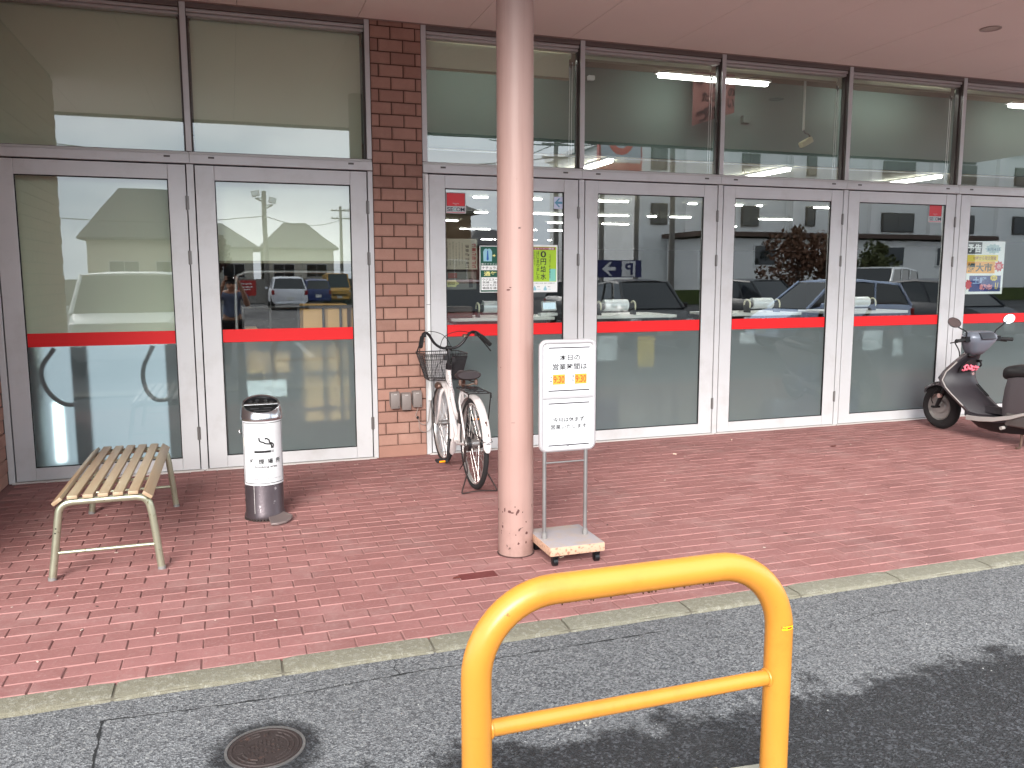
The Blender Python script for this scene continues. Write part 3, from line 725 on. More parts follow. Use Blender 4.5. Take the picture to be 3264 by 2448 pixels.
for cx in (1.619, 1.744):
    patch('card_edge', cx-0.0345, cx+0.0345, 0.943, 0.997, yT, up, ORG_E, 0.0008)
    patch('digit_card', cx-0.033, cx+0.033, 0.9445, 0.9955, yT-0.0006, up, ORA, 0.0007)
    lettering('9:30', (cx-0.031, cx+0.031, 0.951, 0.989), yT-0.0012, up, ORD, stroke=0.012)
lettering('ア', (1.568, 1.580, 0.972, 0.986), yT, up, MAR, stroke=0.03); lettering('サ', (1.568, 1.580, 0.952, 0.966), yT, up, MAR, stroke=0.03)
lettering('ヨ', (1.693, 1.704, 0.978, 0.990), yT, up, MAR, stroke=0.03); lettering('ル', (1.692, 1.705, 0.958, 0.971), yT, up, MAR, stroke=0.03)
patch('dash', 1.667, 1.682, 0.9715, 0.9735, yT, up, MAR)
lettering('今月は休まず', (1.586, 1.766, 0.741, 0.768), yT, lo, MAR, stroke=0.016)
lettering('営業いたします', (1.574, 1.780, 0.704, 0.730), yT, lo, MAR, stroke=0.016)
MB().torus((1.672, -2.8065, 0.606), 0.007, 0.0012, 'y', 20, 6, 0, 180).build('hook_mark', BAR, lo)

# ---- slatted bench
bn = thing('slatted_bench', 'low bench of pale wooden slats on splayed tubular steel legs', 'bench', (-0.65, -1.66, 0))
CHR = mat('bench_tube', srgb(172, 174, 152), 0.34, 0.75, 0.12, 14, 0.06, 120, srgb(120, 118, 92), 46, 0.62)
def hoop(y, s):
    pts = [(-0.905, y, 0.0), (-0.862, y, 0.30)]
    a, c = Vector((-0.850, y, 0.396)), Vector((-0.457, y, 0.396))
    pts = [Vector((-0.906, y+0.004*s, 0.0)), Vector((-0.886, y, 0.14)), Vector((-0.868, y, 0.27))]
    pts += spline([(-0.862, y, 0.315), (-0.853, y, 0.358), (-0.832, y, 0.385), (-0.795, y, 0.396)], 5)
    pts += spline([(-0.50, y, 0.396), (-0.462, y, 0.385), (-0.442, y, 0.358), (-0.432, y, 0.315)], 5)
    pts += [Vector((-0.426, y, 0.27)), Vector((-0.412, y, 0.14)), Vector((-0.398, y+0.004*s, 0.0))]
    o = MB().tube(pts, 0.0185, 16).build('leg_frame', CHR, bn, smooth=True)
    MB().cyl((-0.886, y, 0.138), (-0.413, y, 0.138), 0.0095, n=12).build('stretcher', CHR, o, smooth=True)
    for x in (-0.906, -0.398): MB().cyl((x, y+0.004*s, 0), (x, y+0.004*s, 0.018), 0.0198, n=16).build('foot_cap', PLG, o, smooth=True)
    for x, z in ((-0.876, 0.245), (-0.872, 0.268)): MB().cyl((x, y-0.0195, z), (x, y-0.012, z), 0.004, n=8).build('screw', BLACKM, o)
hoop(-2.292, -1); hoop(-1.045, 1)
def wood_mat():
    t = NT('bench_wood'); rnd = t.n('ShaderNodeObjectInfo').outputs['Random']
    v = t.coord((30, 1.3, 30)); n1 = t.noise(v, 1.0, 6, 0.6); n2 = t.noise(t.coord((9, 0.8, 9)), 1.4, 4)
    c = t.mix(rnd, srgb(158, 135, 110), srgb(143, 120, 95)); c = t.mix(t.ramp(n1, [(0.35, G0), (0.75, (0.45, 0.45, 0.45, 1))]), c, srgb(136, 106, 78))
    c = t.mix(t.ramp(n2, [(0.4, G0), (0.7, (0.7, 0.7, 0.7, 1))]), c, srgb(166, 154, 128))
    t.bsdf(Base_Color=c, Roughness=0.42, Normal=t.bump(n1, 0.08, 0.004)); return t.m
WOOD = wood_mat()
for cx in (-0.789, -0.7185, -0.650, -0.581, -0.5105):
    MB().box(cx-0.024, cx+0.024, -2.318, -1.032, 0.4135, 0.4325).build('slat', WOOD, bn, bevel=0.004, seg=2)
for cx, cz, a in ((-0.444, 0.4075, 0.62), (-0.857, 0.4075, -0.62)):
    MB().obox((cx, -1.675, cz), (0.052, 1.30, 0.019), Matrix.Rotation(a, 3, 'Y')).build('slat', WOOD, bn, bevel=0.004, seg=2)
for y in (-1.95, -1.38):
    MB().box(-0.84, -0.46, y-0.014, y+0.014, 0.402, 0.4130).build('cross_strap', CHR, bn)

# ---- ashtray pillar
at = thing('ashtray_stand', 'cylindrical standing ashtray with a smoking area notice, beside the bench', 'ashtray', (0.152, -1.475, 0))
AC = Vector((0.152, -1.475, 0)); ATM = mat('ashtray_steel', srgb(84, 75, 79), 0.36, 0.6, 0.25, 6, 0.12, 60, srgb(150, 142, 144), 18, 0.64)
b = MB(); b.lathe([(0.0, 0.012), (0.122, 0.012), (0.124, 0.03), (0.117, 0.045), (0.1165, 0.62), (0.110, 0.628)], AC, 56); b.build('body', ATM, at, smooth=True)
b = MB()
for k in range(40):
    a = 2*math.pi*k/40; q = 0.004*noise.noise((k*1.7, 0, 0)); b.obox(AC+Vector((0.12*math.cos(a), 0.12*math.sin(a), 0.008)), (0.012+q, 0.012, 0.014+q*2), Matrix.Rotation(a, 3, 'Z'))
b.build('base_ring', IRON, at)
COLM = mat('polished_collar', srgb(186, 186, 190), 0.2, 0.95, 0.05)
# collar with a top cut on the slant towards the viewer
def slant(r_, zc, k, a): return AC+Vector((r_*math.cos(a), r_*math.sin(a), zc+k*r_*math.sin(a)))
N_ = 64
rings = [[slant(r_, zc, k, 2*math.pi*i/N_) for i in range(N_)] for r_, zc, k in ((0.126, 0.632, 0), (0.128, 0.640, 0), (0.1275, 0.655, 0.02), (0.116, 0.722, 0.36), (0.1135, 0.726, 0.37), (0.104, 0.722, 0.37))]
MB().loft(rings, caps=False).build('collar', COLM, at, smooth=True)
rings = [[slant(r_, zc, 0.37, 2*math.pi*i/N_) for i in range(N_)] for r_, zc in ((0.1045, 0.720), (0.1040, 0.708))]
bb = MB().loft(rings, caps=False); bb.add(rings[1], [tuple(range(N_))]); tray = bb.build('tray', BLACKM, at, smooth=True)
tl = math.atan(0.37); TM = Matrix.Rotation(tl, 3, 'X')
MB().obox(slant(0, 0.7225, 0.37, 0), (0.204, 0.020, 0.006), TM).build('tray_bar', STEEL, at, bevel=0.002)
GRM = mat('grille_grey', srgb(92, 92, 94), 0.35, 0.7)
for sx, sy in ((-.06, .05), (-.02, .065), (.03, .062), (.065, .04), (-.03, .035), (.03, .03)): MB().lathe([(0.011, 0.0), (0.011, 0.004), (0.007, 0.004), (0.007, 0.0)], slant(math.hypot(sx, sy), 0.712, 0.37, math.atan2(sy, sx)), 12, mtx=TM).build('ash_hole_rim', GRM, tray, smooth=True)
for sx, sy in ((-.04, -.035), (.04, -.03), (-.02, -.06), (.03, -.062)): MB().obox(slant(math.hypot(sx, sy), 0.713, 0.37, math.atan2(sy, sx)), (0.05, 0.007, 0.004), TM).build('ash_slot', GRM, tray)
# wrapped notice
def wrap(r_, yaw):
    def f(p):
        a = (p.x-0.0)/r_+yaw; return Vector((AC.x+r_*math.sin(a), AC.y-r_*math.cos(a), p.z))
    return f
YAW = 0.02
def wrapped(name, x0, x1, z0, z1, r_, m, th=0.0012, par=at, n=18):
    b = MB(); vs = []
    for rr_ in (r_, r_-th):
        f = wrap(rr_, YAW)
        for z in (z0, z1):
            for i in range(n+1):
                p = f(Vector((x0+(x1-x0)*i/n, 0, z))); vs.append(p)
    K = n+1; fs = []
    for i in range(n):
        fs += [(i, i+1, K+i+1, K+i), (2*K+i+1, 2*K+i, 3*K+i, 3*K+i+1), (K+i, K+i+1, 3*K+i+1, 3*K+i), (i+1, i, 2*K+i, 2*K+i+1)]
    fs += [(0, K, 3*K, 2*K), (n, 2*K+n, 3*K+n, K+n)]
    b.add(vs, fs); return b.build(name, m, par, smooth=True, angle=40)
RP = 0.1245
pap = wrapped('notice_sheet', -0.150, 0.150, 0.230, 0.634, RP, PAPER, 0.002)
for z0, z1, x0, x1 in ((0.619, 0.6225, -0.141, 0.141), (0.2415, 0.245, -0.141, 0.141), (0.245, 0.619, -0.141, -0.1375), (0.245, 0.619, 0.1375, 0.141)): wrapped('border_line', x0, x1, z0, z1, RP+0.0008, INK, 0.0006, pap, 14)
W2 = wrap(RP+0.0009, YAW)
def wl(s, box, st=0.0): return lettering(s, box, 0, pap, INK, warp=W2, stroke=st)
for i, ch in enumerate('喫煙場所'):
    x = -0.088+i*0.054; wl(ch, (x, x+0.034, 0.366, 0.398), 0.022)
wl('Smoking area', (-0.060, 0.080, 0.337, 0.356), 0.014)
wl('この喫煙場所は指定された喫煙場所です。必ず火を消してください', (-0.075, 0.115, 0.268, 0.274))
b = MB()
def wrect(x0, x1, z0, z1):
    n = 6; o = [W2(Vector((x0+(x1-x0)*i/n, 0, z))) for z in (z0, z1) for i in range(n+1)]
    b.add(o, [(i, i+1, n+2+i, n+1+i) for i in range(n)])
wrect(-0.058, 0.044, 0.436, 0.450); wrect(0.048, 0.052, 0.436, 0.451); wrect(0.056, 0.060, 0.436, 0.452)
def ribbon(pts, wd):
    P = spline([(x, 0, z) for x, z in pts], 6); vs = []
    for i, p in enumerate(P):
        t = (P[min(i+1, len(P)-1)]-P[max(i-1, 0)]).normalized(); q = Vector((-t.z, 0, t.x))*wd
        vs += [W2(p+q), W2(p-q)]
    b.add(vs, [(2*i, 2*i+1, 2*i+3, 2*i+2) for i in range(len(P)-1)])
ribbon([(0.050, 0.462), (0.046, 0.486), (0.030, 0.490), (0.010, 0.494), (-0.002, 0.502), (-0.022, 0.510), (-0.027, 0.532)], 0.0046)
ribbon([(0.057, 0.462), (0.060, 0.484), (0.050, 0.494), (0.036, 0.500), (0.034, 0.514), (0.016, 0.526), (0.008, 0.520)], 0.0044)
b.build('smoke_pictogram', INK, pap, fixn=False)
wrapped('tape', -0.146, -0.100, 0.478, 0.527, RP+0.0007, mat('tape', srgb(214, 210, 200), 0.4), 0.0005, pap, 5)
b = MB(); b.tube(spline([(0.03, -1.49, 0.575), (0.018, -1.50, 0.568), (0.020, -1.505, 0.552), (0.032, -1.50, 0.548)]), 0.004, 6); b.build('latch', STEELW, at, smooth=True)
b = MB(); b.box(0.1490, 0.1510, AC.y-0.1185, AC.y-0.1155, 0.05, 0.228); o = b.build('seam', mat('seam_scuffed', srgb(196, 190, 188), 0.7), at); o.location.x = -0.062; o.location.y = 0.0165
# foot pedal plate at the right front
b = MB(); pts = [(0.165, -1.565), (0.175, -1.705), (0.215, -1.712), (0.262, -1.690), (0.298, -1.650), (0.312, -1.600), (0.300, -1.575), (0.262, -1.53)]
b.prism(pts, lambda x, y, z: (x, y, z+0.12*max(0, (y+1.70))*1.0), 0.004, 0.018); b.build('foot_plate', mat('foot_plate', srgb(132, 118, 116), 0.45, 0.5, 0.2, 12), at, bevel=0.003)

# ---- yellow guard rail in front
def rail_mat():
    t = NT('rail_yellow'); p = t.coord(); n1 = t.noise(p, 3, 4); n2 = t.noise(p, 60, 4); n3 = t.noise(p, 34, 5, 0.6); n4 = t.noise(p, 5.5, 6, 0.7)
    c = t.mix(n1, srgb(187, 122, 44), srgb(197, 132, 52))
    c = t.mix(t.ramp(n3, [(0.70, G0), (0.74, (0.8, 0.8, 0.8, 1))]), c, srgb(120, 70, 34))
    c = t.mix(t.ramp(n4, [(0.52, G0), (0.74, (0.5, 0.5, 0.5, 1))]), c, srgb(166, 104, 36))
    t.bsdf(Base_Color=c, Roughness=0.34, Normal=t.bump(n2, 0.05, 0.003), Specular_IOR_Level=0.45); return t.m
YEL = rail_mat()
gr = thing('guard_rail', 'yellow tubular hoop guard rail with one cross bar, nearest the camera', 'guard rail', (0.977, -4.95, 0))
ya, xa, xb, zt, rb_ = -4.95, 0.534, 1.420, 0.724, 0.205
pts = [Vector((xa, ya, -0.02)), Vector((xa, ya, 0.25))]
for k in range(13): a = R(180-90*k/12); pts.append(Vector((xa+rb_+rb_*math.cos(a), ya, zt-rb_+rb_*math.sin(a))))
for k in range(13): a = R(90-90*k/12); pts.append(Vector((xb-rb_+rb_*math.cos(a), ya, zt-rb_+rb_*math.sin(a))))
pts += [Vector((xb, ya, 0.25)), Vector((xb, ya, -0.02))]
MB().tube(pts, 0.0381, 40).build('hoop', YEL, gr, smooth=True)
MB().cyl((xa+0.03, ya, 0.382), (xb-0.03, ya, 0.382), 0.0212, n=32).build('cross_bar', YEL, gr, smooth=True)
b = MB()
for x, s in ((xa+0.036, 1), (xb-0.036, -1)): b.torus((x, ya, 0.382), 0.0225, 0.004, 'x', 32, 8)
b.build('weld_bead', YEL, gr, smooth=True)
b = MB(); rr = random.Random(77)
DRM = []
for k in range(46):
    x = rr.uniform(xa+0.22, xb-0.2); b.lathe([(0, 0.0024), (0.0022, 0.001), (0.0024, -0.0008), (0.0014, -0.0026), (0, -0.003)], (x, ya+rr.uniform(-0.012, 0.006), zt-0.0385), 6)
for k in range(34):
    x = rr.uniform(xa+0.05, xb-0.05); b.lathe([(0, 0.002), (0.0018, 0.001), (0.002, -0.0006), (0.0012, -0.002), (0, -0.0024)], (x, ya+rr.uniform(-0.008, 0.004), 0.382-0.0216), 6)
o = b.build('water_drops', mat('water_drop', srgb(70, 48, 26), 0.08, 0, 0.1, spec=0.9), gr, smooth=True); o['kind'] = 'stuff'
# maker's sticker wrapped round the right leg
def legwrap(r_):
    return lambda p: Vector((xb+r_*math.sin(p.x/r_), ya-r_*math.cos(p.x/r_), p.z))
b = MB(); f = legwrap(0.0385); n = 8
o = [f(Vector((-0.018+0.040*i/n, 0, z))) for z in (0.531, 0.543) for i in range(n+1)]
b.add(o, [(i, i+1, n+2+i, n+1+i) for i in range(n)]); stk = b.build('sticker', mat('sticker_yellow', srgb(246, 196, 20), 0.5), gr, fixn=False)
b = MB(); f = legwrap(0.0387)
for z0, z1, u0, u1 in ((0.5305, 0.5316, -0.018, 0.022), (0.5424, 0.5435, -0.018, 0.022), (0.5305, 0.5435, -0.0185, -0.0175), (0.5355, 0.5385, -0.014, -0.004), (0.5345, 0.5395, -0.001, 0.016)):
    o = [f(Vector((u0+(u1-u0)*i/4, 0, z))) for z in (z0, z1) for i in range(5)]; b.add(o, [(i, i+1, 6+i, 5+i) for i in range(4)])
b.build('sticker_print', mat('sticker_red', srgb(176, 44, 24), 0.6), stk, fixn=False)

# ---- outdoor sockets, white duct and cable on the pillar
SOCK = mat('socket_box', srgb(128, 118, 114), 0.55, 0.05, 0.08, 10); LAM = mat('socket_latch', srgb(176, 170, 166), 0.4)
SL = ['left one of three grey weatherproof socket boxes low on the brick pillar', 'middle grey socket box on the brick pillar, hanging lowest of the three', 'right one of three socket boxes on the pillar, a cable leaving it']
for i, (x0, x1, z0, z1) in enumerate(((1.228, 1.305, 0.418, 0.556), (1.322, 1.400, 0.402, 0.545), (1.417, 1.493, 0.421, 0.558))):
    s = thing('socket_box', SL[i], 'socket', ((x0+x1)/2, -0.01, z0), 'weatherproof socket boxes on the pillar')
    b = MB(); b.prism([(-0.004, z0+0.02), (-0.052, z0), (-0.060, z0+0.05), (-0.060, z1-0.022), (-0.048, z1), (-0.004, z1)], lambda p, q, r_: (r_, p, q), x0, x1); b.build('cover', SOCK, s, bevel=0.006, seg=2)
    MB().box(x0-0.004, x1+0.004, -0.016, -0.004, z0+0.03, z1+0.003).build('back_plate', SOCK, s, bevel=0.003)
    xm = (x0+x1)/2; MB().box(xm-0.013, xm+0.013, -0.0625, -0.0575, z1-0.020, z1-0.011).build('latch', LAM, s, bevel=0.001)
    MB().cyl((x1-0.012, -0.0615, z0+0.018), (x1-0.012, -0.059, z0+0.018), 0.003, n=8).build('lock_hole', BLACK, s)
dk = thing('cable_duct', 'white plastic cable duct running up beside the brick pillar', 'cable duct', (1.570, -0.01, 0.47))
MB().box(1.5555, 1.5845, -0.020, -0.003, 0.468, 2.345).build('duct', PLW, dk, bevel=0.003)
MB().box(1.5545, 1.5855, -0.021, -0.0028, 1.28, 1.284).build('duct_joint', PLG, dk)
CAB = mat('grey_cable', srgb(150, 138, 132), 0.6)
b = MB()
b.tube(spline([(1.575, -0.012, 0.47), (1.560, -0.02, 0.36), (1.545, -0.022, 0.285), (1.510, -0.03, 0.268), (1.475, -0.03, 0.29), (1.456, -0.034, 0.325)], 8), 0.0028, 6)
b.tube(spline([(1.455, -0.034, 0.33), (1.440, -0.036, 0.355), (1.452, -0.04, 0.39), (1.462, -0.04, 0.42)], 8), 0.0024, 6)
b.tube(spline([(1.572, -0.014, 0.47), (1.585, -0.02, 0.33), (1.572, -0.022, 0.23), (1.540, -0.022, 0.205), (1.500, -0.024, 0.205), (1.474, -0.026, 0.235), (1.468, -0.026, 0.31)], 8), 0.0022, 6)
tag(b.build('cable', CAB, smooth=True), 'thin grey cable looping from the duct to the right socket box', 'cable')
tag(MB().obox((1.456, -0.036, 0.333), (0.017, 0.014, 0.022), Matrix.Rotation(0.35, 3, 'Y')).build('cable_plug', BLACK, bevel=0.003), 'small black plug joint on the grey cable below the socket boxes', 'plug')

# ---- stickers and posters on the doors
def sec(x0, x1, z0, z1, lab, group=None):
    s = thing('security_sticker', lab, 'sticker', ((x0+x1)/2, 0.018, z0), 'red and white security stickers')
    wd, h = x1-x0, z1-z0
    bk = patch('backing', x0, x1, z0, z1, 0.0176, s, PAPER, 0.0008)
    patch('frame_line', x0+0.035*wd, x1-0.035*wd, z0+0.345*h, z1-0.03*h, 0.0170, bk, mat('sec_edge', srgb(120, 18, 28), 0.5), 0.0005)
    patch('red_field', x0+0.06*wd, x1-0.06*wd, z0+0.36*h, z1-0.045*h, 0.0166, bk, mat('sec_red', srgb(206, 36, 48), 0.45), 0.0004)
    patch('base_line', x0+0.05*wd, x1-0.05*wd, z0+0.03*h, z0+0.055*h, 0.0170, bk, mat('sec_red', srgb(206, 36, 48), 0.45), 0.0005)
    lettering('Security', (x0+0.34*wd, x0+0.66*wd, z0+0.43*h, z0+0.51*h), 0.0162, bk, PAPER); lettering('by', (x0+0.45*wd, x0+0.55*wd, z0+0.375*h, z0+0.43*h), 0.0162, bk, PAPER)
    NAVY = mat('sec_navy', srgb(26, 46, 62), 0.5); TEAL = mat('sec_teal', srgb(60, 170, 170), 0.5)
    for ch, f0, f1, m_ in (('S', .06, .21, NAVY), ('E', .23, .36, NAVY), ('C', .37, .53, TEAL), ('O', .52, .73, NAVY), ('M', .74, .94, NAVY)):
        lettering(ch, (x0+f0*wd, x0+f1*wd, z0+0.10*h, z0+0.29*h), 0.0166, bk, m_, stroke=0.014)
sec(1.738, 1.911, 2.040, 2.213, 'red and white security sticker on the door right of the brick pillar'); sec(6.873, 7.050, 2.064, 2.244, 'red and white security sticker on the second door from the right edge')
def pic(c): return mat('print_%02x%02x%02x' % c, srgb(*c), 0.55, 0, 0.03)
DG = pic((12, 84, 66)); LG = pic((168, 206, 46)); YW = pic((244, 238, 150)); BK = pic((30, 34, 32)); WH = pic((240, 242, 240)); MAG = pic((150, 40, 70)); BLU = pic((34, 96, 176)); LB = pic((150, 200, 214)); OR_ = pic((244, 172, 60)); NV = pic((30, 46, 120)); RD = pic((206, 52, 60)); YL = pic((240, 214, 60)); TQ = pic((130, 206, 190))
po = thing('green_poster', 'dark green poster with a shirt picture, half hidden behind the pink column', 'poster', (2.175, 0.029, 1.378))
x0, x1, z0, z1 = 2.029, 2.322, 1.378, 1.775; y = 0.0160
sh = patch('sheet', x0, x1, z0, z1, y, po, WH, 0.0012)
patch('green_field', x0+0.006, x1-0.006, z0+0.006, z1-0.006, y-0.0005, sh, DG)
y2 = y-0.0011
b = MB(); b.add([(xx, y2, zz) for xx, zz in ((2.062, 1.643), (2.138, 1.643), (2.140, 1.725), (2.128, 1.746), (2.112, 1.752), (2.100, 1.744), (2.088, 1.752), (2.072, 1.746), (2.060, 1.725))], [tuple(range(9))]); b.build('shirt_print', LB, sh, fixn=False)
b = MB(); b.add([(xx, y2-0.0004, zz) for xx, zz in ((2.096, 1.735), (2.104, 1.735), (2.110, 1.66), (2.100, 1.648), (2.090, 1.66))], [(0, 1, 2, 3, 4)]); b.build('tie_print', BLU, sh, fixn=False)
b = MB(); b.add([(xx, y2, zz) for xx, zz in ((2.145, 1.698), (2.158, 1.698), (2.158, 1.705), (2.171, 1.692), (2.158, 1.679), (2.158, 1.686), (2.145, 1.686))], [tuple(range(7))]); b.build('arrow_print', YW, sh, fixn=False)
lettering('働きやすさと環境配慮で', (2.042, 2.310, 1.613, 1.628), y2, sh, WH)
patch('title_strip', 2.042, 2.310, 1.568, 1.608, y2, sh, WH); lettering('ナチュラル・ビズ', (2.048, 2.304, 1.575, 1.601), y2-0.0006, sh, BK, stroke=0.01)
lettering('通年軽装', (2.066, 2.300, 1.518, 1.558), y2, sh, YW, stroke=0.02)
patch('text_panel', 2.042, 2.310, 1.398, 1.508, y2, sh, WH)
for k, s_ in enumerate(('ウジエスーパーでは', '気候・温度等に合', 'わせた働きやすい', '職務を通年実施中')): lettering(s_, (2.052, 2.302, 1.479-0.0245*k, 1.498-0.0245*k), y2-0.0006, sh, BK, stroke=0.008)
pg = thing('lime_poster', 'lime green poster with large vertical writing, right of the pink column', 'poster', (2.6, 0.029, 1.377))
x0, x1, z0, z1 = 2.452, 2.743, 1.377, 1.787
sh = patch('sheet', x0, x1, z0, z1, y, pg, WH, 0.0012)
patch('lime_field', x0+0.010, x1-0.010, 1.468, z1-0.016, y-0.0005, sh, LG); patch('title_strip', x0+0.014, 2.722, 1.744, 1.766, y-0.0009, sh, MAG)
patch('aqua_field', 2.668, x1-0.016, 1.472, 1.58, y-0.0009, sh, TQ)
lettering('ウジエスーパー限定', (2.47, 2.712, 1.747, 1.763), y2-0.0004, sh, WH, stroke=0.01)
def vert(s_, xc, wd, ztop, zbot, par, m_, yy, st=0.01, gap=0.14):
    h = (ztop-zbot)/len(s_)
    for i, ch in enumerate(s_):
        if ch == ' ': continue
        if ch in 'ー': zc = ztop-(i+0.5)*h; patch('lettering', xc-wd*0.06, xc+wd*0.06, zc-h*0.38, zc+h*0.38, yy, par, m_); continue
        k = 0.5 if ch in 'ょっゅャュョ' else 1; lettering(ch, (xc-wd/2*k, xc+wd/2*k, ztop-(i+1)*h+h*gap*0.5, ztop-i*h-h*gap*0.5), yy, par, m_, stroke=st)
vert('0円給水', 2.610, 0.052, 1.738, 1.482, sh, BK, y2-0.0004, 0.02); vert('はじまりました', 2.560, 0.026, 1.736, 1.486, sh, BK, y2-0.0004, 0.012)
vert('ココカード会員の方', 2.672, 0.014, 1.705, 1.495, sh, BK, y2-0.0006, 0.006); vert('1日1本給水無料!', 2.512, 0.014, 1.735, 1.515, sh, BK, y2-0.0004, 0.008); vert('会員様限定', 2.530, 0.008, 1.735, 1.61, sh, BK, y2-0.0004, 0.006)
lettering('ココカードへの登録で1日1回、無料でご利用頂けます', (2.470, 2.722, 1.450, 1.460), y2, sh, BK)
for xx, s_ in ((2.530, '500ml'), (2.628, '1.00L')):
    b = MB(); b.add([(xx+0.016*p, y2, 1.405+0.016*q) for p, q in ((-.8, -.8), (.8, -.8), (1, 0), (.45, 1), (0, 2), (-.45, 1), (-1, 0))], [tuple(range(7))]); b.build('drop_print', LB, sh, fixn=False)
    lettering(s_, (xx+0.024, xx+0.054, 1.398, 1.408), y2, sh, LB); lettering('給水', (xx+0.024, xx+0.050, 1.420, 1.430), y2, sh, BK)
sa = thing('arrow_sticker', 'pale blue arrow sticker at the top of the door right of the column', 'sticker', (2.75, 0.029, 2.10))
sh = patch('sheet', 2.708, 2.790, 2.099, 2.203, y, sa, pic((206, 214, 236)), 0.0012)
b = MB(); b.add([(xx, y-0.0005, zz) for xx, zz in ((2.714, 2.152), (2.752, 2.190), (2.768, 2.190), (2.742, 2.162), (2.786, 2.162), (2.786, 2.142), (2.742, 2.142), (2.768, 2.114), (2.752, 2.114))], [(0, 1, 2, 3), (0, 3, 6), (3, 4, 5, 6), (0, 6, 7, 8)]); b.build('arrow_print', pic((96, 156, 186)), sh, fixn=False)
ps = thing('sale_poster', 'colourful sale poster on the door behind the scooter', 'poster', (7.68, 0.029, 1.31))
x0, x1, z0, z1 = 7.420, 7.965, 1.318, 1.880; y = 0.0290; y2 = y-0.0011
sh = patch('sheet', x0, x1, z0, z1, y, ps, WH, 0.0012)
def burst(cx, cz, rx, rz, n, m_, yy, jag=0.78):
    b = MB(); vs = [(cx+rx*(1 if k % 2 else jag)*math.cos(math.pi*k/n), yy, cz+rz*(1 if k % 2 else jag)*math.sin(math.pi*k/n)) for k in range(2*n)]
    b.add(vs, [tuple(range(2*n))]); b.build('burst_print', m_, sh, fixn=False)
patch('dark_field', x0+0.01, x0+0.22, 1.745, 1.868, y-0.0005, sh, pic((70, 72, 74))); lettering('予告!', (x0+0.02, x0+0.235, 1.762, 1.850), y2, sh, WH, stroke=0.03)
burst(7.80, 1.80, 0.12, 0.055, 11, pic((180, 204, 206)), y-0.0005); lettering('8月4日', (7.72, 7.89, 1.775, 1.812), y2, sh, pic((60, 110, 140)), stroke=0.02)
patch('yellow_field', x0+0.01, x0+0.455, 1.665, 1.735, y-0.0005, sh, YL); patch('orange_field', x0+0.01, x0+0.42, 1.540, 1.664, y-0.0005, sh, OR_)
lettering('10時から限定開催', (x0+0.11, x0+0.43, 1.680, 1.722), y2, sh, pic((150, 84, 40)), stroke=0.01)
lettering('爆大市', (x0+0.03, x0+0.38, 1.555, 1.650), y2, sh, pic((40, 60, 54)), stroke=0.03)
burst(7.895, 1.615, 0.072, 0.062, 9, RD, y-0.0009, 0.7); lettering('市', (7.868, 7.924, 1.588, 1.640), y2-0.0004, sh, WH)
patch('blue_field', x0+0.07, x1-0.03, 1.345, 1.515, y-0.0005, sh, NV); burst(x0+0.06, 1.42, 0.055, 0.06, 8, RD, y-0.0009, 0.7)
lettering('土曜', (x0+0.12, x0+0.31, 1.425, 1.50), y2, sh, pic((150, 176, 214)), stroke=0.03); lettering('朝市', (x0+0.22, x0+0.40, 1.362, 1.425), y2, sh, pic((236, 150, 150)), stroke=0.03)
burst(7.835, 1.490, 0.055, 0.034, 8, YL, y-0.0009, 0.8); lettering('全品', (7.80, 7.87, 1.475, 1.507), y2-0.0004, sh, NV, stroke=0.01)
lettering('1/', (7.86, 7.905, 1.37, 1.44), y2, sh, YL, stroke=0.02)

# ================================================================== BICYCLE (back wheel towards the road, front wheel at the doors)
BX = 1.603
bk = thing('bicycle', 'white step-through bicycle with black basket parked beside the brick pillar', 'bicycle', (BX, -0.78, 0))
WPT = mat('white_frame', srgb(208, 200, 198), 0.35, 0, 0.05, 5, 0, 100, srgb(120, 84, 70), 34, 0.70)
TYR = mat('tyre', srgb(30, 27, 28), 0.85, 0, 0.15, 30); RIM = mat('rim', srgb(196, 192, 190), 0.35, 0.85, 0.06); SPK = mat('spoke', srgb(188, 180, 176), 0.35, 0.8)
CHB = mat('black_paint', srgb(28, 26, 28), 0.4, 0.1, 0.15); RUST = mat('rusty_chrome', srgb(112, 88, 78), 0.5, 0.6, 0.25, 30)
RWY, FWY, AZ = -1.235, -0.335, 0.328
def V(x, y, z): return Vector((BX+x, y, z))
def wheel(name, y, drum):
    c = V(0, y, AZ)
    o = MB().torus(c, 0.309, 0.019, 'x', 72, 12, rw=0.0175).build(name, TYR, bk, smooth=True)
    b = MB(); b.torus(c, 0.286, 0.0085, 'x', 72, 8, rw=0.0135); b.build('rim', RIM, o, smooth=True)
    b = MB()
    for k in range(36):
        a = k*2*math.pi/36; s = 1 if k % 2 else -1; h = a+(0.85 if (k//2) % 2 else -0.85)
        hr = 0.028; p0 = c+Vector((s*0.030, hr*math.cos(h), hr*math.sin(h))); p1 = c+Vector((0, 0.281*math.cos(a), 0.281*math.sin(a)))
        b.cyl(p0, p1, 0.0014, n=5)
    b.build('spokes', SPK, o, smooth=True)
    b = MB(); b.cyl(c-Vector((0.035, 0, 0)), c+Vector((0.035, 0, 0)), 0.022 if not drum else 0.03, n=16).cyl(c-Vector((0.068, 0, 0)), c+Vector((0.068, 0, 0)), 0.006, n=8); b.build('hub', STEELW, o, smooth=True)
    if drum:
        MB().cyl(c+Vector((-0.052, 0, 0)), c+Vector((-0.030, 0, 0)), 0.052, n=24).build('drum_brake', CHB, o, smooth=True)
    return o
wheel('front_wheel', FWY, False); wheel('rear_wheel', RWY, True)
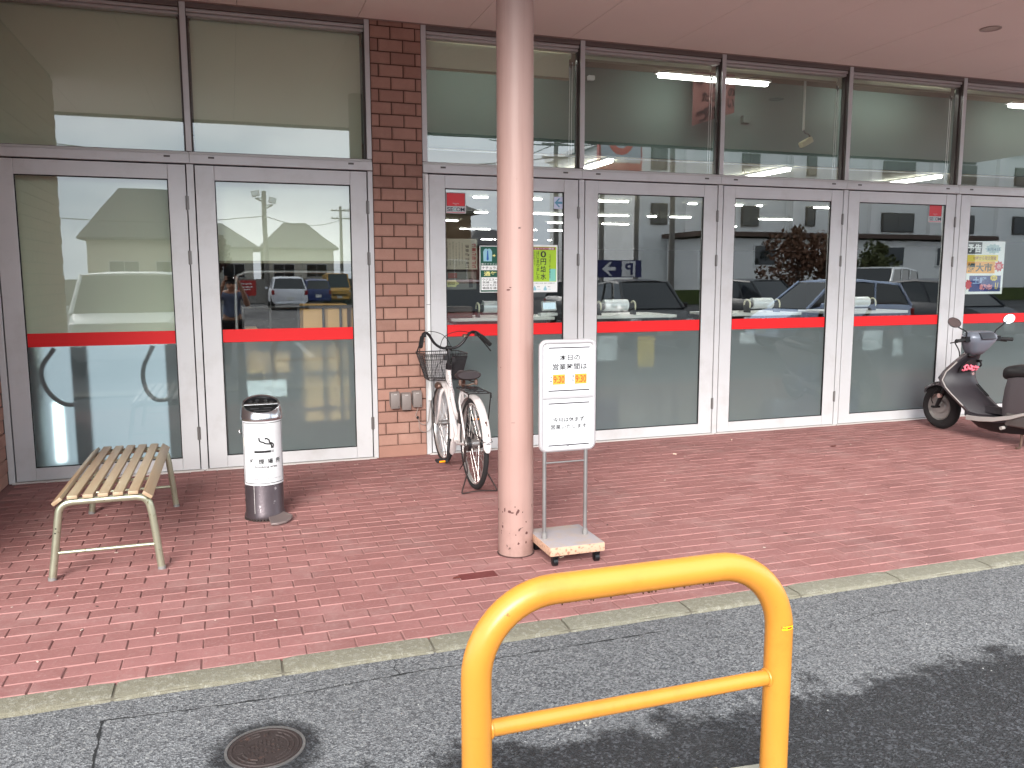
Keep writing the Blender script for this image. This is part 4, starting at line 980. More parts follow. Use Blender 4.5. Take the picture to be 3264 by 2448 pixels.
def fender(y, a0, a1, name, dirn):
    c = V(0, y, AZ); n = 40; prof = [(-0.029, 0.334), (-0.026, 0.345), (-0.014, 0.351), (0, 0.353), (0.014, 0.351), (0.026, 0.345), (0.029, 0.334)]
    b = MB(); vs = []
    for inner in (0, 0.0022):
        for i in range(n+1):
            a = R(a0+(a1-a0)*i/n); e = min(1, min(i, n-i)/2+0.45)
            for px, r_ in prof: vs.append(c+Vector((px*e*(1-inner), (r_-inner)*math.cos(a)*dirn, (r_-inner)*math.sin(a))))
    K = len(prof); fs = []
    for s in (0, 1):
        o_ = s*(n+1)*K
        for i in range(n):
            for k in range(K-1): fs.append((o_+i*K+k, o_+i*K+k+1, o_+(i+1)*K+k+1, o_+(i+1)*K+k))
    o2 = (n+1)*K
    for i in range(n):
        for k in (0, K-1): fs.append((i*K+k, (i+1)*K+k, o2+(i+1)*K+k, o2+i*K+k))
    b.add(vs, fs); return b.build(name, WPT, bk, smooth=True, angle=60)
rf = fender(RWY, 0, 150, 'rear_fender', -1); ff = fender(FWY, -36, 122, 'front_fender', -1)
# number sticker, reflector and rust patches on the rear fender
def onf(a, x, lift=0.0016):
    r_ = 0.353-abs(x)**2*6+lift; return V(x, RWY-r_*math.cos(R(a)), AZ+r_*math.sin(R(a)))
def fpatch(a0, a1, x0, x1, m_, nm, jag=False):
    b = MB(); n = 4; vs = []
    for a in [a0+(a1-a0)*i/n for i in range(n+1)]: vs += [onf(a, x0), onf(a, (x0+x1)/2), onf(a, x1)]
    b.add(vs, [q for i in range(n) for q in ((3*i, 3*i+1, 3*i+4, 3*i+3), (3*i+1, 3*i+2, 3*i+5, 3*i+4))]); b.build(nm, m_, rf, fixn=False)
fpatch(6, 13, -0.016, 0.017, mat('fender_label', srgb(232, 226, 226), 0.5), 'label_plate'); fpatch(9.2, 10.3, -0.014, 0.015, BAR, 'label_print')
RST = mat('rust_patch', srgb(78, 46, 42), 0.9)
rr = random.Random(9)
for a, x, s in ((34, 0.002, 3.0), (31, 0.006, 1.8), (29.5, 0.004, .8), (37, -0.004, .9), (39, 0.001, .7), (36, .009, .8), (40, -.010, .6), (20, 0.006, 1.6), (18.5, 0.008, 1.2), (57, 0.002, .7), (60, -0.004, .6), (26, -0.012, .5), (44, .010, .5), (49, -.01, .5)):
    b = MB(); n = 8; b.add([onf(a+s*rr.uniform(.4, .9)*math.sin(k*.785)*1.0, x+s*0.0038*rr.uniform(.5, 1)*math.cos(k*.785), 0.0022) for k in range(n)], [tuple(range(n))]); b.build('rust_patch', RST, rf, fixn=False)
b = MB()
for y, sgn in ((RWY, 1),):
    for s in (-1, 1): b.tube([V(s*0.05, y, AZ), V(s*0.046, y-0.20, AZ+0.105), V(s*0.032, y-0.345, AZ+0.075), V(0, y-0.358, AZ+0.072)], 0.0022, 6)
for s in (-1, 1): b.tube([V(s*0.05, FWY, AZ), V(s*0.040, FWY-0.18, AZ-0.10), V(s*0.028, FWY-0.30, AZ-0.155)], 0.0022, 6)
b.build('fender_stays', CHB, bk, smooth=True)
# frame
HT, HB = V(0, -0.545, 0.815), V(0, -0.510, 0.655); BB = V(0, -0.800, 0.275); ST = V(0, -0.955, 0.690)
fm = MB(); fm.tube([HT, HB], 0.0205, 16)
fm.tube(spline([V(0, -0.528, 0.690), V(0, -0.600, 0.520), V(0, -0.690, 0.385), V(0, -0.795, 0.285)], 8), 0.0185, 14)
fm.tube(spline([V(0, -0.540, 0.775), V(0, -0.625, 0.600), V(0, -0.735, 0.470), V(0, -0.868, 0.440)], 8), 0.0160, 14)
fm.tube([BB+Vector((0, 0, -0.02)), ST], 0.0155, 14)
fm.cyl(BB-Vector((0.036, 0, 0)), BB+Vector((0.036, 0, 0)), 0.022, n=18)
for s in (-1, 1):
    fm.tube([BB+Vector((s*0.02, -0.01, 0)), V(s*0.058, -1.0, 0.285), V(s*0.060, RWY, AZ)], 0.0095, 10)
    fm.tube([V(s*0.016, -0.945, 0.655), V(s*0.048, -1.03, 0.60), V(s*0.060, RWY, AZ)], 0.0075, 10)
frm = fm.build('frame', WPT, bk, smooth=True)
LTR = mat('frame_lettering', srgb(84, 66, 66), 0.6)
b = MB(); rr = random.Random(14)
for k in range(14):
    p = Vector((BX, -0.540, 0.765)).lerp(Vector((BX, -0.612, 0.620)), k/13)
    for j in range(2): b.box(p.x-0.013+0.012*j+rr.uniform(0, .004), p.x-0.006+0.012*j+rr.uniform(0, .005), p.y-0.0195, p.y-0.0175, p.z-0.002-rr.uniform(0, .002), p.z+0.0015)
for k in range(12):
    p = Vector((BX, -0.578, 0.570)).lerp(Vector((BX, -0.645, 0.440)), k/11); b.box(p.x-0.014+rr.uniform(0, .005), p.x-0.002+rr.uniform(0, .006), p.y-0.0215, p.y-0.0195, p.z-0.002-rr.uniform(0, .002), p.z+0.0015)
b.build('worn_lettering', LTR, frm)
fk = MB()
fk.tube([V(0, -0.502, 0.655), V(0, -0.492, 0.625)], 0.024, 14)
for s in (-1, 1): fk.tube(spline([V(s*0.03, -0.493, 0.632), V(s*0.050, -0.475, 0.58), V(s*0.055, -0.425, 0.44), V(s*0.055, FWY, AZ)], 6), [0.0135]*6+[0.012]*6+[0.0085]*7, 10)
fk.build('fork', WPT, bk, smooth=True)
st = MB(); st.tube([HT, V(0, -0.560, 0.905), V(0, -0.550, 0.955)], 0.0125, 12).cyl(HT+Vector((0, 0.006, -0.022)), HT+Vector((0, -0.004, 0.02)), 0.026, n=16).cyl(V(-0.022, -0.548, 0.957), V(0.022, -0.548, 0.957), 0.019, n=14).box(BX-0.045, BX-0.015, -0.585, -0.555, 0.865, 0.905).box(BX+0.016, BX+0.04, -0.59, -0.56, 0.85, 0.885)
st.build('stem', CHB, bk, smooth=True)
HP = [V(-0.262, -0.735, 1.010), V(-0.240, -0.665, 1.048), V(-0.205, -0.60, 1.082), V(-0.165, -0.565, 1.070), V(-0.115, -0.55, 1.000), V(-0.06, -0.546, 0.962), V(0.0, -0.546, 0.956)]
mirrored = lambda P: [Vector((2*BX-p.x, p.y, p.z)) for p in P]
HR = mirrored(HP)[::-1]
hb = MB(); hb.tube(spline(HP+HR[1:], 6), 0.0108, 12); hbo = hb.build('handlebar', CHB, bk, smooth=True)
for P in (HP, mirrored(HP)):
    g = MB(); g.tube([P[0]-(P[1]-P[0]).normalized()*0.035, P[0], P[1]+(P[1]-P[2])*-0.15], [0.0165, 0.0175, 0.0165], 14); g.build('grip', BLACK, bk, smooth=True)
    lv = MB(); d = 1 if P is HP else -1
    a = P[2]+Vector((0, -0.01, -0.012)); lv.tube(spline([a, a+Vector((-d*0.028, -0.015, -0.035)), a+Vector((-d*0.055, -0.055, -0.075)), a+Vector((-d*0.088, -0.105, -0.130))], 5), 0.0052, 8)
    lv.obox(a+Vector((-d*0.006, 0, -0.004)), (0.03, 0.028, 0.026)); lv.build('brake_lever', CHB, bk, smooth=True)
MB().lathe([(0.0, 0.022), (0.014, 0.020), (0.022, 0.010), (0.024, 0.0), (0, 0)], V(0.125, -0.57, 1.045), 18).build('bell', RUST, bk, smooth=True)
cb = MB()
cb.tube(spline([V(-0.195, -0.59, 1.070), V(-0.12, -0.44, 1.085), V(0.0, -0.40, 1.045), V(0.055, -0.43, 0.93), V(0.05, -0.47, 0.72), V(0.0, -0.47, 0.63)], 8), 0.0027, 6)
cb.tube(spline([V(0.195, -0.59, 1.070), V(0.11, -0.44, 1.080), V(-0.005, -0.41, 1.03), V(-0.05, -0.46, 0.90), V(-0.035, -0.52, 0.74), V(0.03, -0.62, 0.55), V(0.03, -0.78, 0.36), V(0.045, -1.1, 0.36)], 8), 0.0027, 6)
cb.tube(spline([V(-0.072, FWY+0.0, AZ), V(-0.085, -0.40, 0.62), V(-0.082, -0.47, 0.80), V(-0.04, -0.5, 0.85)], 8), 0.0025, 6)
cb.tube(spline([V(0.10, -0.70, 0.62), V(0.115, -0.78, 0.56), V(0.09, -0.86, 0.50), V(0.02, -0.93, 0.50)], 8), 0.003, 6)
cb.build('brake_cable', BLACK, bk, smooth=True)
# basket
bs = MB(); zt_, zb_ = 0.900, 0.690
def ring(z, hx, ya_, yb_, r_=0.02, n=6):
    P = []
    for cx, cy, a0 in ((hx-r_, yb_-r_, 0), (-hx+r_, yb_-r_, 90), (-hx+r_, ya_+r_, 180), (hx-r_, ya_+r_, 270)):
        for k in range(n): a = R(a0+90*k/(n-1)); P.append(V(cx+r_*math.cos(a), cy+r_*math.sin(a), z))
    return P
def at_t(t): return ring(zb_+(zt_-zb_)*t, 0.128+0.055*t, -0.465+0.02*(1-t)+-0.0*t, -0.225+0.085*t, 0.03)
for t, r_ in ((0, .0032), (1, .0042), (0.8, .003)): bs.tube(at_t(t), r_, 6, closed=True)
for t in [0.1*k for k in range(1, 10)]: bs.tube(at_t(t), 0.0011, 5, closed=True)
B0, B1 = at_t(0), at_t(1); N0 = len(B0)
def per(P, u):
    n = len(P); Ls = [(P[(i+1) % n]-P[i]).length for i in range(n)]; T = sum(Ls)*u; 
    for i in range(n):
        if T <= Ls[i]: return P[i].lerp(P[(i+1) % n], T/max(1e-9, Ls[i]))
        T -= Ls[i]
    return P[0]
for k in range(76): bs.cyl(per(B0, k/76), per(B1, k/76), 0.0022 if k % 6 == 0 else 0.00125, n=5)
for k in range(1, 16): x = -0.125+0.25*k/16; bs.cyl(V(x, -0.445, zb_), V(x, -0.225, zb_), 0.0014, n=5)
bso = bs.build('basket', CHB, bk, smooth=True)
MB().add([V(0.045, -0.452, 0.70), V(0.128, -0.448, 0.70), V(0.178, -0.462, 0.885), V(0.050, -0.462, 0.885)], [(0, 1, 2, 3)]).box(BX+0.06, BX+0.12, -0.44, -0.24, 0.696, 0.70).build('basket_plate', CHB, bso)
sb = MB()
for s in (-1, 1): sb.tube([V(s*0.07, FWY, AZ), V(s*0.078, -0.31, 0.50), V(s*0.075, -0.33, 0.690)], 0.0035, 8)
sb.tube([V(-0.075, -0.33, 0.69), V(0.075, -0.33, 0.69)], 0.004, 8)
sb.build('basket_stay', CHB, bk, smooth=True)
lp = MB(); lp.lathe([(0.0, 0.06), (0.014, 0.055), (0.026, 0.02), (0.030, 0.0), (0, 0)], V(-0.055, -0.40, 0.645), 16, mtx=Matrix.Rotation(R(90), 3, 'X')); lp.build('headlamp', RUST, bk, smooth=True)
# saddle and seat post
def rect(z0, y, hw, h): return [V(hw*math.cos(a), y, z0+h*math.sin(a)) for a in [2*math.pi*k/20 for k in range(20)]]
sd = MB(); sd.loft([rect(0.800, -0.872, 0.018, 0.012), rect(0.800, -0.90, 0.030, 0.022), rect(0.798, -0.95, 0.042, 0.027), rect(0.798, -1.01, 0.068, 0.032), rect(0.802, -1.07, 0.094, 0.036), rect(0.806, -1.115, 0.095, 0.038), rect(0.808, -1.135, 0.082, 0.028)])
sdo = sd.build('saddle', mat('saddle_vinyl', srgb(50, 42, 44), 0.5, 0, 0.1), bk, smooth=True, angle=50)
sp = MB(); sp.cyl(ST, V(0, -0.995, 0.775), 0.0128, n=12)
for s in (-1, 1):
    sp.tube(spline([V(s*0.015, -0.90, 0.785), V(s*0.03, -0.98, 0.757), V(s*0.055, -1.07, 0.752), V(s*0.06, -1.105, 0.775)], 5), 0.0042, 6)
    sp.lathe([(0.011, -0.02), (0.013, 0), (0.011, 0.02)], V(s*0.06, -1.10, 0.752), 12)
sp.tube([V(-0.062, -1.10, 0.745), V(0, -1.08, 0.728), V(0.062, -1.10, 0.745)], 0.005, 8)
sp.build('seat_post', RUST, bk, smooth=True)
# rear carrier, stand, pedals, chain case
ca = MB()
for s in (-1, 1): ca.tube([V(s*0.045, -0.99, 0.700), V(s*0.075, -1.10, 0.712), V(s*0.080, -1.40, 0.708)], 0.0050, 8)
for y in (-1.06, -1.14, -1.22, -1.30, -1.40): ca.tube([V(-0.078, y, 0.711), V(0.078, y, 0.711)], 0.0042, 8)
ca.tube([V(0, -1.02, 0.712), V(0, -1.40, 0.712)], 0.0042, 8)
for s in (-1, 1): ca.tube([V(s*0.080, -1.395, 0.705), V(s*0.078, -1.34, 0.52), V(s*0.068, RWY, AZ)], 0.0040, 8)
ca.obox(V(0.0, -1.17, 0.719), (0.05, 0.19, 0.008)); ca.obox(V(0.080, -1.392, 0.688), (0.010, 0.012, 0.026))
ca.build('carrier', CHB, bk, smooth=True)
sn = MB()
for s in (-1, 1): sn.tube(spline([V(s*0.066, RWY, AZ-0.005), V(s*0.072, RWY-0.035, 0.22), V(s*0.070, RWY-0.07, 0.145), V(s*0.095, RWY-0.10, 0.085), V(s*0.128, RWY-0.135, 0.014), V(s*0.115, RWY-0.14, 0.007)], 5), 0.0052, 8)
sn.tube(spline([V(-0.12, RWY-0.139, 0.007), V(-0.06, RWY-0.14, 0.013), V(0.0, RWY-0.14, 0.016), V(0.06, RWY-0.14, 0.013), V(0.12, RWY-0.139, 0.007)], 5), 0.0050, 8)
sn.obox(V(-0.072, RWY-0.02, 0.255), (0.014, 0.03, 0.10)); sn.tube([V(-0.075, RWY-0.01, 0.20), V(-0.098, RWY+0.03, 0.14)], 0.004, 6)
sn.build('kick_stand', mat('stand_dark', srgb(46, 32, 30), 0.5, 0.4), bk, smooth=True)
cr_ = MB(); cr_.tube([BB+Vector((-0.055, 0, 0)), BB+Vector((-0.072, 0.0, 0.0)), BB+Vector((-0.082, 0.01, -0.155))], [0.012, 0.014, 0.010], 10); cr_.tube([BB+Vector((0.055, 0, 0)), BB+Vector((0.075, 0, 0)), BB+Vector((0.085, -0.01, 0.155))], [0.012, 0.013, 0.010], 10)
cr_.build('crank', CHB, bk, smooth=True)
for s, dz, dy in ((-1, -0.157, 0.01), (1, 0.157, -0.01)):
    c = BB+Vector((s*0.128, dy, dz)); pd = MB(); pd.obox(c, (0.088, 0.070, 0.022)); po_ = pd.build('pedal', BLACK, bk, bevel=0.004)
    MB().obox(c+Vector((s*0.004, -0.036, 0.001)), (0.046, 0.003, 0.013)).build('reflector', mat('amber_reflector', srgb(255, 150, 20), 0.25), po_, bevel=0.001)
cc = MB(); cc.prism([(-0.715, 0.275), (-0.74, 0.345), (-0.80, 0.365), (-1.2, 0.372), (-1.265, 0.35), (-1.275, 0.315), (-1.24, 0.29), (-0.86, 0.20), (-0.79, 0.185), (-0.735, 0.215)], lambda p, q, r_: (BX+r_, p, q), 0.046, 0.062); cc.build('chain_case', CHB, bk, bevel=0.004)
MB().torus(V(0, RWY+0.02, AZ+0.0), 0.30, 0.006, 'x', 24, 6, 95, 128).box(BX-0.052, BX-0.034, -1.035, -0.995, 0.44, 0.54).build('wheel_lock', CHB, bk, smooth=True)

# ================================================================== SCOOTER (nose to the doors, seen from behind its left side)
SX = 6.66
sc_ = thing('motor_scooter', 'old grey motor scooter parked nose in against the doors at the right edge', 'scooter', (SX, -1.1, 0))
BODY = mat('scooter_silver', srgb(94, 87, 90), 0.4, 0.35, 0.08, 5, 0, 100, srgb(92, 84, 82), 22, 0.70)
INNER = mat('scooter_dark_plastic', srgb(38, 34, 39), 0.55, 0, 0.2, 8, 0.1, 200); TRIM = mat('scooter_trim', srgb(170, 164, 160), 0.4, 0.1, 0.05)
SBLUE = mat('scooter_cowl', srgb(112, 117, 128), 0.35, 0.2, 0.08)
def U(x, y, z): return Vector((SX+x, y, z))
FWC = U(0, -0.505, 0.222)
fw = MB().torus(FWC, 0.170, 0.050, 'x', 64, 14, rw=0.046).build('front_wheel', TYR, sc_, smooth=True)
SRIM = mat('scooter_rim', srgb(158, 152, 148), 0.45, 0.5, 0.12, 20)
b = MB(); b.lathe([(0.134, -0.034), (0.128, -0.030), (0.118, -0.012), (0.070, -0.010), (0.060, -0.026), (0.0, -0.028)], FWC, 40, mtx=Matrix.Rotation(R(90), 3, 'Y')); b.lathe([(0.134, 0.034), (0.128, 0.030), (0.118, 0.012), (0.0, 0.012)], FWC, 40, mtx=Matrix.Rotation(R(90), 3, 'Y')); b.torus(FWC, 0.128, 0.008, 'x', 48, 8, rw=0.038); b.build('rim', SRIM, fw, smooth=True, angle=50)
fk = MB()
for s in (-1, 1): fk.tube([FWC+Vector((s*0.072, 0, 0)), U(s*0.074, -0.545, 0.30), U(s*0.070, -0.63, 0.50)], [0.016, 0.021, 0.021], 12)
fk.cyl(FWC-Vector((0.085, 0, 0)), FWC+Vector((0.085, 0, 0)), 0.010, n=10)
fk.tube(spline([FWC+Vector((-0.082, 0.03, 0.03)), FWC+Vector((-0.085, 0.05, 0.09)), U(-0.08, -0.53, 0.42)], 5), 0.005, 6); fk.obox(FWC+Vector((-0.082, 0.03, 0.0)), (0.02, 0.03, 0.02)); fk.build('fork', BLACKM, sc_, smooth=True)
b = MB(); rings = []
for i in range(15):
    a = R(30+118*i/14); r_ = 0.245; hw = 0.062*min(1, (min(i, 14-i)+1.2)/3)
    rings.append([FWC+Vector((px*hw, (r_+dz)*math.cos(a), (r_+dz)*math.sin(a))) for px, dz in ((-1, -0.030), (-0.9, -0.006), (-0.5, 0.006), (0, 0.009), (0.5, 0.006), (0.9, -0.006), (1, -0.030), (0, 0.002))])
b.loft(rings); b.build('front_fender', BODY, sc_, smooth=True, angle=60)
# leg shield: bulging front cover, dark inner panel
LS = [(0.225, 0.150, -0.985, -0.955), (0.30, 0.182, -0.915, -0.84), (0.40, 0.205, -0.795, -0.66), (0.455, 0.214, -0.735, -0.545), (0.52, 0.214, -0.690, -0.505), (0.60, 0.188, -0.705, -0.565), (0.70, 0.135, -0.775, -0.665), (0.775, 0.085, -0.835, -0.75), (0.815, 0.060, -0.865, -0.80)]
def shield_ring(z, hw, ye, yf, inset=0.0):
    P = [U(-hw, ye, z), U(-hw, ye+0.035, z), U(-hw*0.86, ye+0.058, z)]
    for k in range(1, 6):
        t = -0.7+1.4*k/6; P.append(U(hw*t, yf+(ye+0.06-yf)*(abs(t)**2.0), z+0.0))
    P += [U(hw*0.86, ye+0.058, z), U(hw, ye+0.035, z), U(hw, ye, z), U(hw*0.5, ye+0.012, z), U(0, ye+0.016, z), U(-hw*0.5, ye+0.012, z)]
    return P
b = MB(); b.loft([shield_ring(*q) for q in LS]); b.build('front_cover', BODY, sc_, smooth=True, angle=45)
b = MB()
rings = []
for z, hw, ye, yf in LS[:8]:
    h2 = hw*0.93; rings.append([U(-h2, ye-0.004, z), U(-h2*0.55, ye+0.004, z), U(0, ye+0.004, z), U(h2*0.55, ye+0.004, z), U(h2, ye-0.004, z), U(h2*0.95, ye-0.014, z), U(h2*0.62, ye-0.020-max(0, 0.70-z)*0.30, z), U(h2*0.12, ye-0.030-max(0, 0.70-z)*0.42, z), U(-h2*0.5, ye-0.020-max(0, 0.70-z)*0.16, z), U(-h2*0.95, ye-0.014, z)])
b.loft(rings); inn = b.build('inner_panel', INNER, sc_, smooth=True, angle=45)
MB().tube([U(-q[1]*1.0, q[2]-0.004, q[0]) for q in LS[1:7]], 0.006, 8).build('edge_piping', TRIM, sc_, smooth=True)
# pocket with a pink cloth, key, hook
b = MB(); b.loft([[U(x_, -0.802+(z_-0.66)*-0.5+dy, z_) for x_, z_ in ((-0.10, 0.60), (0.02, 0.60), (0.06, 0.665), (0.04, 0.72), (-0.05, 0.72), (-0.11, 0.66))] for dy in (0.0, -0.006)]); b.build('pocket_opening', BLACK, inn)
b = MB(); rr = random.Random(6)
for k in range(7):
    c = U(-0.075+0.025*k, -0.80-0.012*(k % 3), 0.635+0.012*(k % 2)); b.torus(c, 0.018+0.004*(k % 2), 0.009, 'xyz'[k % 3], 16, 8)
tag(b.build('pink_cloth', mat('pink_cloth', srgb(230, 110, 128), 0.8, 0, 0.1), smooth=True), 'crumpled pink cloth stuffed in the pocket of the grey scooter', 'cloth')
MB().cyl(U(0.035, -0.80, 0.585), U(0.035, -0.815, 0.583), 0.015, n=18).build('key_switch', mat('key_chrome', srgb(220, 200, 200), 0.2, 0.8), inn, smooth=True)
b = MB(); b.tube(spline([U(0.07, -0.80, 0.70), U(0.07, -0.85, 0.70), U(0.07, -0.865, 0.675), U(0.07, -0.85, 0.655)], 5), 0.009, 8); b.obox(U(0.07, -0.83, 0.71), (0.03, 0.06, 0.016)); b.build('bag_hook', BLACKM, inn, smooth=True)
for dx in (0.0, 0.022): MB().obox(U(0.03+dx, -0.925, 0.44), (0.007, 0.008, 0.16), Matrix.Rotation(R(-52), 3, 'X')).build('panel_groove', BLACK, inn)
# floor board and silver sill trim, belly
b = MB()
fl = [(-0.93, 0.262, 0.175), (-1.02, 0.236, 0.182), (-1.12, 0.232, 0.182), (-1.25, 0.240, 0.180), (-1.36, 0.262, 0.170)]
b.loft([[U(-hw, y, z), U(-hw, y, z-0.05), U(hw, y, z-0.05), U(hw, y, z)] for y, z, hw in fl]); b.build('floor_board', INNER, sc_, bevel=0.006)
b = MB()
for s in (-1, 1):
    b.loft([[U(s*(hw+0.002), y, zt_), U(s*(hw+0.014), y, zt_-0.006), U(s*(hw+0.014), y, zb_), U(s*(hw+0.002), y, zb_-0.004)] for y, zt_, zb_, hw in ((-0.965, 0.222, 0.178, 0.175), (-1.10, 0.226, 0.184, 0.180), (-1.25, 0.244, 0.204, 0.180), (-1.42, 0.285, 0.250, 0.172), (-1.60, 0.350, 0.325, 0.160), (-1.72, 0.40, 0.385, 0.15))])
b.build('sill_trim', TRIM, sc_, smooth=True, angle=40)
b = MB(); b.loft([[U(-hw, y, zt_), U(-hw*0.8, y, zb_), U(hw*0.8, y, zb_), U(hw, y, zt_)] for y, zt_, zb_, hw in ((-0.96, 0.20, 0.16, 0.15), (-1.05, 0.19, 0.115, 0.16), (-1.2, 0.195, 0.10, 0.16), (-1.4, 0.24, 0.11, 0.15), (-1.6, 0.30, 0.14, 0.13))]); b.obox(U(-0.09, -1.22, 0.112), (0.05, 0.16, 0.03)); b.build('belly_cover', BLACKM, sc_, bevel=0.008)
b = MB(); b.loft([[U(x_*s_, y, z_) for x_, z_ in ((-0.10, 0.255), (-0.06, 0.31), (0.06, 0.31), (0.10, 0.255))] for y, s_ in ((-0.92, 1.0), (-1.05, 0.7), (-1.2, 0.55), (-1.30, 0.9))]); b.build('floor_hump', INNER, sc_, smooth=True)
# under seat body, seat, rear wheel, tail
b = MB(); P = lambda y, zl, zh, hw: [U(-hw, y, zl), U(-hw*1.04, y, (zl+zh)/2), U(-hw*0.9, y, zh), U(hw*0.9, y, zh), U(hw*1.04, y, (zl+zh)/2), U(hw, y, zl)]
b.loft([P(-1.275, 0.27, 0.50, 0.11), P(-1.31, 0.25, 0.60, 0.125), P(-1.40, 0.28, 0.62, 0.145), P(-1.60, 0.36, 0.64, 0.155), P(-1.85, 0.50, 0.66, 0.135), P(-2.0, 0.60, 0.67, 0.09)])
b.build('rear_cover', BODY, sc_, smooth=True, angle=40)
b = MB(); Q = lambda y, z0, z1, hw: [U(hw*math.cos(a)*1.0, y, (z0+z1)/2+(z1-z0)/2*math.copysign(abs(math.sin(a))**0.7, math.sin(a))) for a in [2*math.pi*k/20 for k in range(20)]]
b.loft([Q(-1.225, 0.585, 0.66, 0.075), Q(-1.25, 0.575, 0.705, 0.105), Q(-1.34, 0.59, 0.725, 0.125), Q(-1.48, 0.60, 0.735, 0.135), Q(-1.62, 0.62, 0.765, 0.135), Q(-1.80, 0.64, 0.775, 0.12), Q(-1.88, 0.66, 0.755, 0.08)])
b.build('seat', mat('seat_vinyl', srgb(30, 30, 32), 0.5, 0, 0.08), sc_, smooth=True, angle=60)
RWC = U(0, -1.70, 0.215)
rw = MB().torus(RWC, 0.165, 0.050, 'x', 48, 12).build('rear_wheel', TYR, sc_, smooth=True); b = MB(); b.lathe([(0.125, -0.03), (0.11, -0.012), (0, -0.02)], RWC, 32, mtx=Matrix.Rotation(R(90), 3, 'Y')); b.lathe([(0.125, 0.03), (0.11, 0.012), (0, 0.02)], RWC, 32, mtx=Matrix.Rotation(R(90), 3, 'Y')); b.build('rim', SRIM, rw, smooth=True)
b = MB(); b.obox(U(-0.115, -1.56, 0.24), (0.09, 0.44, 0.12)); b.build('engine_case', mat('engine_alloy', srgb(110, 106, 104), 0.5, 0.6, 0.2, 20), sc_, bevel=0.03, seg=3)
b = MB(); b.cyl(U(0.13, -1.45, 0.26), U(0.14, -1.92, 0.30), 0.045, 0.05, n=18); b.build('exhaust', STEELW, sc_, smooth=True)
b = MB()
for s in (-1, 1): b.tube(spline([U(s*0.07, -1.45, 0.16), U(s*0.10, -1.48, 0.08), U(s*0.15, -1.51, 0.012), U(s*0.20, -1.52, 0.012)], 5), 0.011, 8)
b.tube([U(-0.08, -1.46, 0.12), U(0.08, -1.46, 0.12)], 0.011, 8); b.build('centre_stand', RUST, sc_, smooth=True)
b = MB(); b.cyl(U(-0.175, -1.33, 0.155), U(-0.13, -1.33, 0.16), 0.016, n=12); b.build('foot_peg', TRIM, sc_, smooth=True)
MB().obox(U(0, -1.98, 0.60), (0.13, 0.05, 0.07)).build('tail_light', mat('tail_red', srgb(170, 20, 20), 0.2), sc_, bevel=0.012, seg=2)
b = MB()
b.tube(spline([U(-0.19, -0.90, 0.925), U(-0.20, -0.80, 0.90), U(-0.10, -0.76, 0.80), U(-0.04, -0.72, 0.70)], 6), 0.006, 6); b.tube(spline([U(0.19, -0.90, 0.925), U(0.20, -0.80, 0.89), U(0.10, -0.76, 0.80), U(0.04, -0.72, 0.70)], 6), 0.006, 6); b.build('control_cables', BLACK, sc_, smooth=True)
b = MB(); b.cyl(U(-0.086, -0.565, 0.345), U(-0.110, -0.565, 0.345), 0.022, n=16); b.build('side_reflector', mat('reflector_pale', srgb(206, 170, 160), 0.3), sc_, smooth=True)
MB().obox(U(-0.035, -0.845, 0.775), (0.09, 0.05, 0.05)).build('steering_lock', BLACKM, sc_, bevel=0.01)
# handlebar cowl, grips, levers, mirrors, headlight
b = MB(); E_ = lambda z, hx, hy, yc: [U(hx*math.copysign(abs(math.cos(a))**0.6, math.cos(a)), yc+hy*math.copysign(abs(math.sin(a))**0.7, math.sin(a)), z) for a in [2*math.pi*k/24 for k in range(24)]]
b.loft([E_(0.775, 0.075, 0.055, -0.835), E_(0.82, 0.105, 0.075, -0.85), E_(0.88, 0.15, 0.09, -0.87), E_(0.93, 0.175, 0.095, -0.885), E_(0.965, 0.170, 0.085, -0.885), E_(0.995, 0.13, 0.05, -0.875)]); b.build('handlebar_cowl', SBLUE, sc_, smooth=True, angle=60)
b = MB(); b.obox(U(0, -0.975, 0.955), (0.17, 0.02, 0.07), Matrix.Rotation(R(-35), 3, 'X')); b.build('dash', mat('dash_dark', srgb(60, 64, 70), 0.3), sc_, bevel=0.008, seg=2)
b = MB(); b.lathe([(0, 0.02), (0.05, 0.012), (0.065, -0.01)], U(0, -0.785, 0.90), 24, mtx=Matrix.Rotation(R(-80), 3, 'X')); b.build('headlight', GLSB if False else mat('lamp_lens', srgb(214, 218, 222), 0.1), sc_, smooth=True)
MIRM = mat('mirror_face', srgb(230, 232, 236), 0.02, 1.0, 0.0)
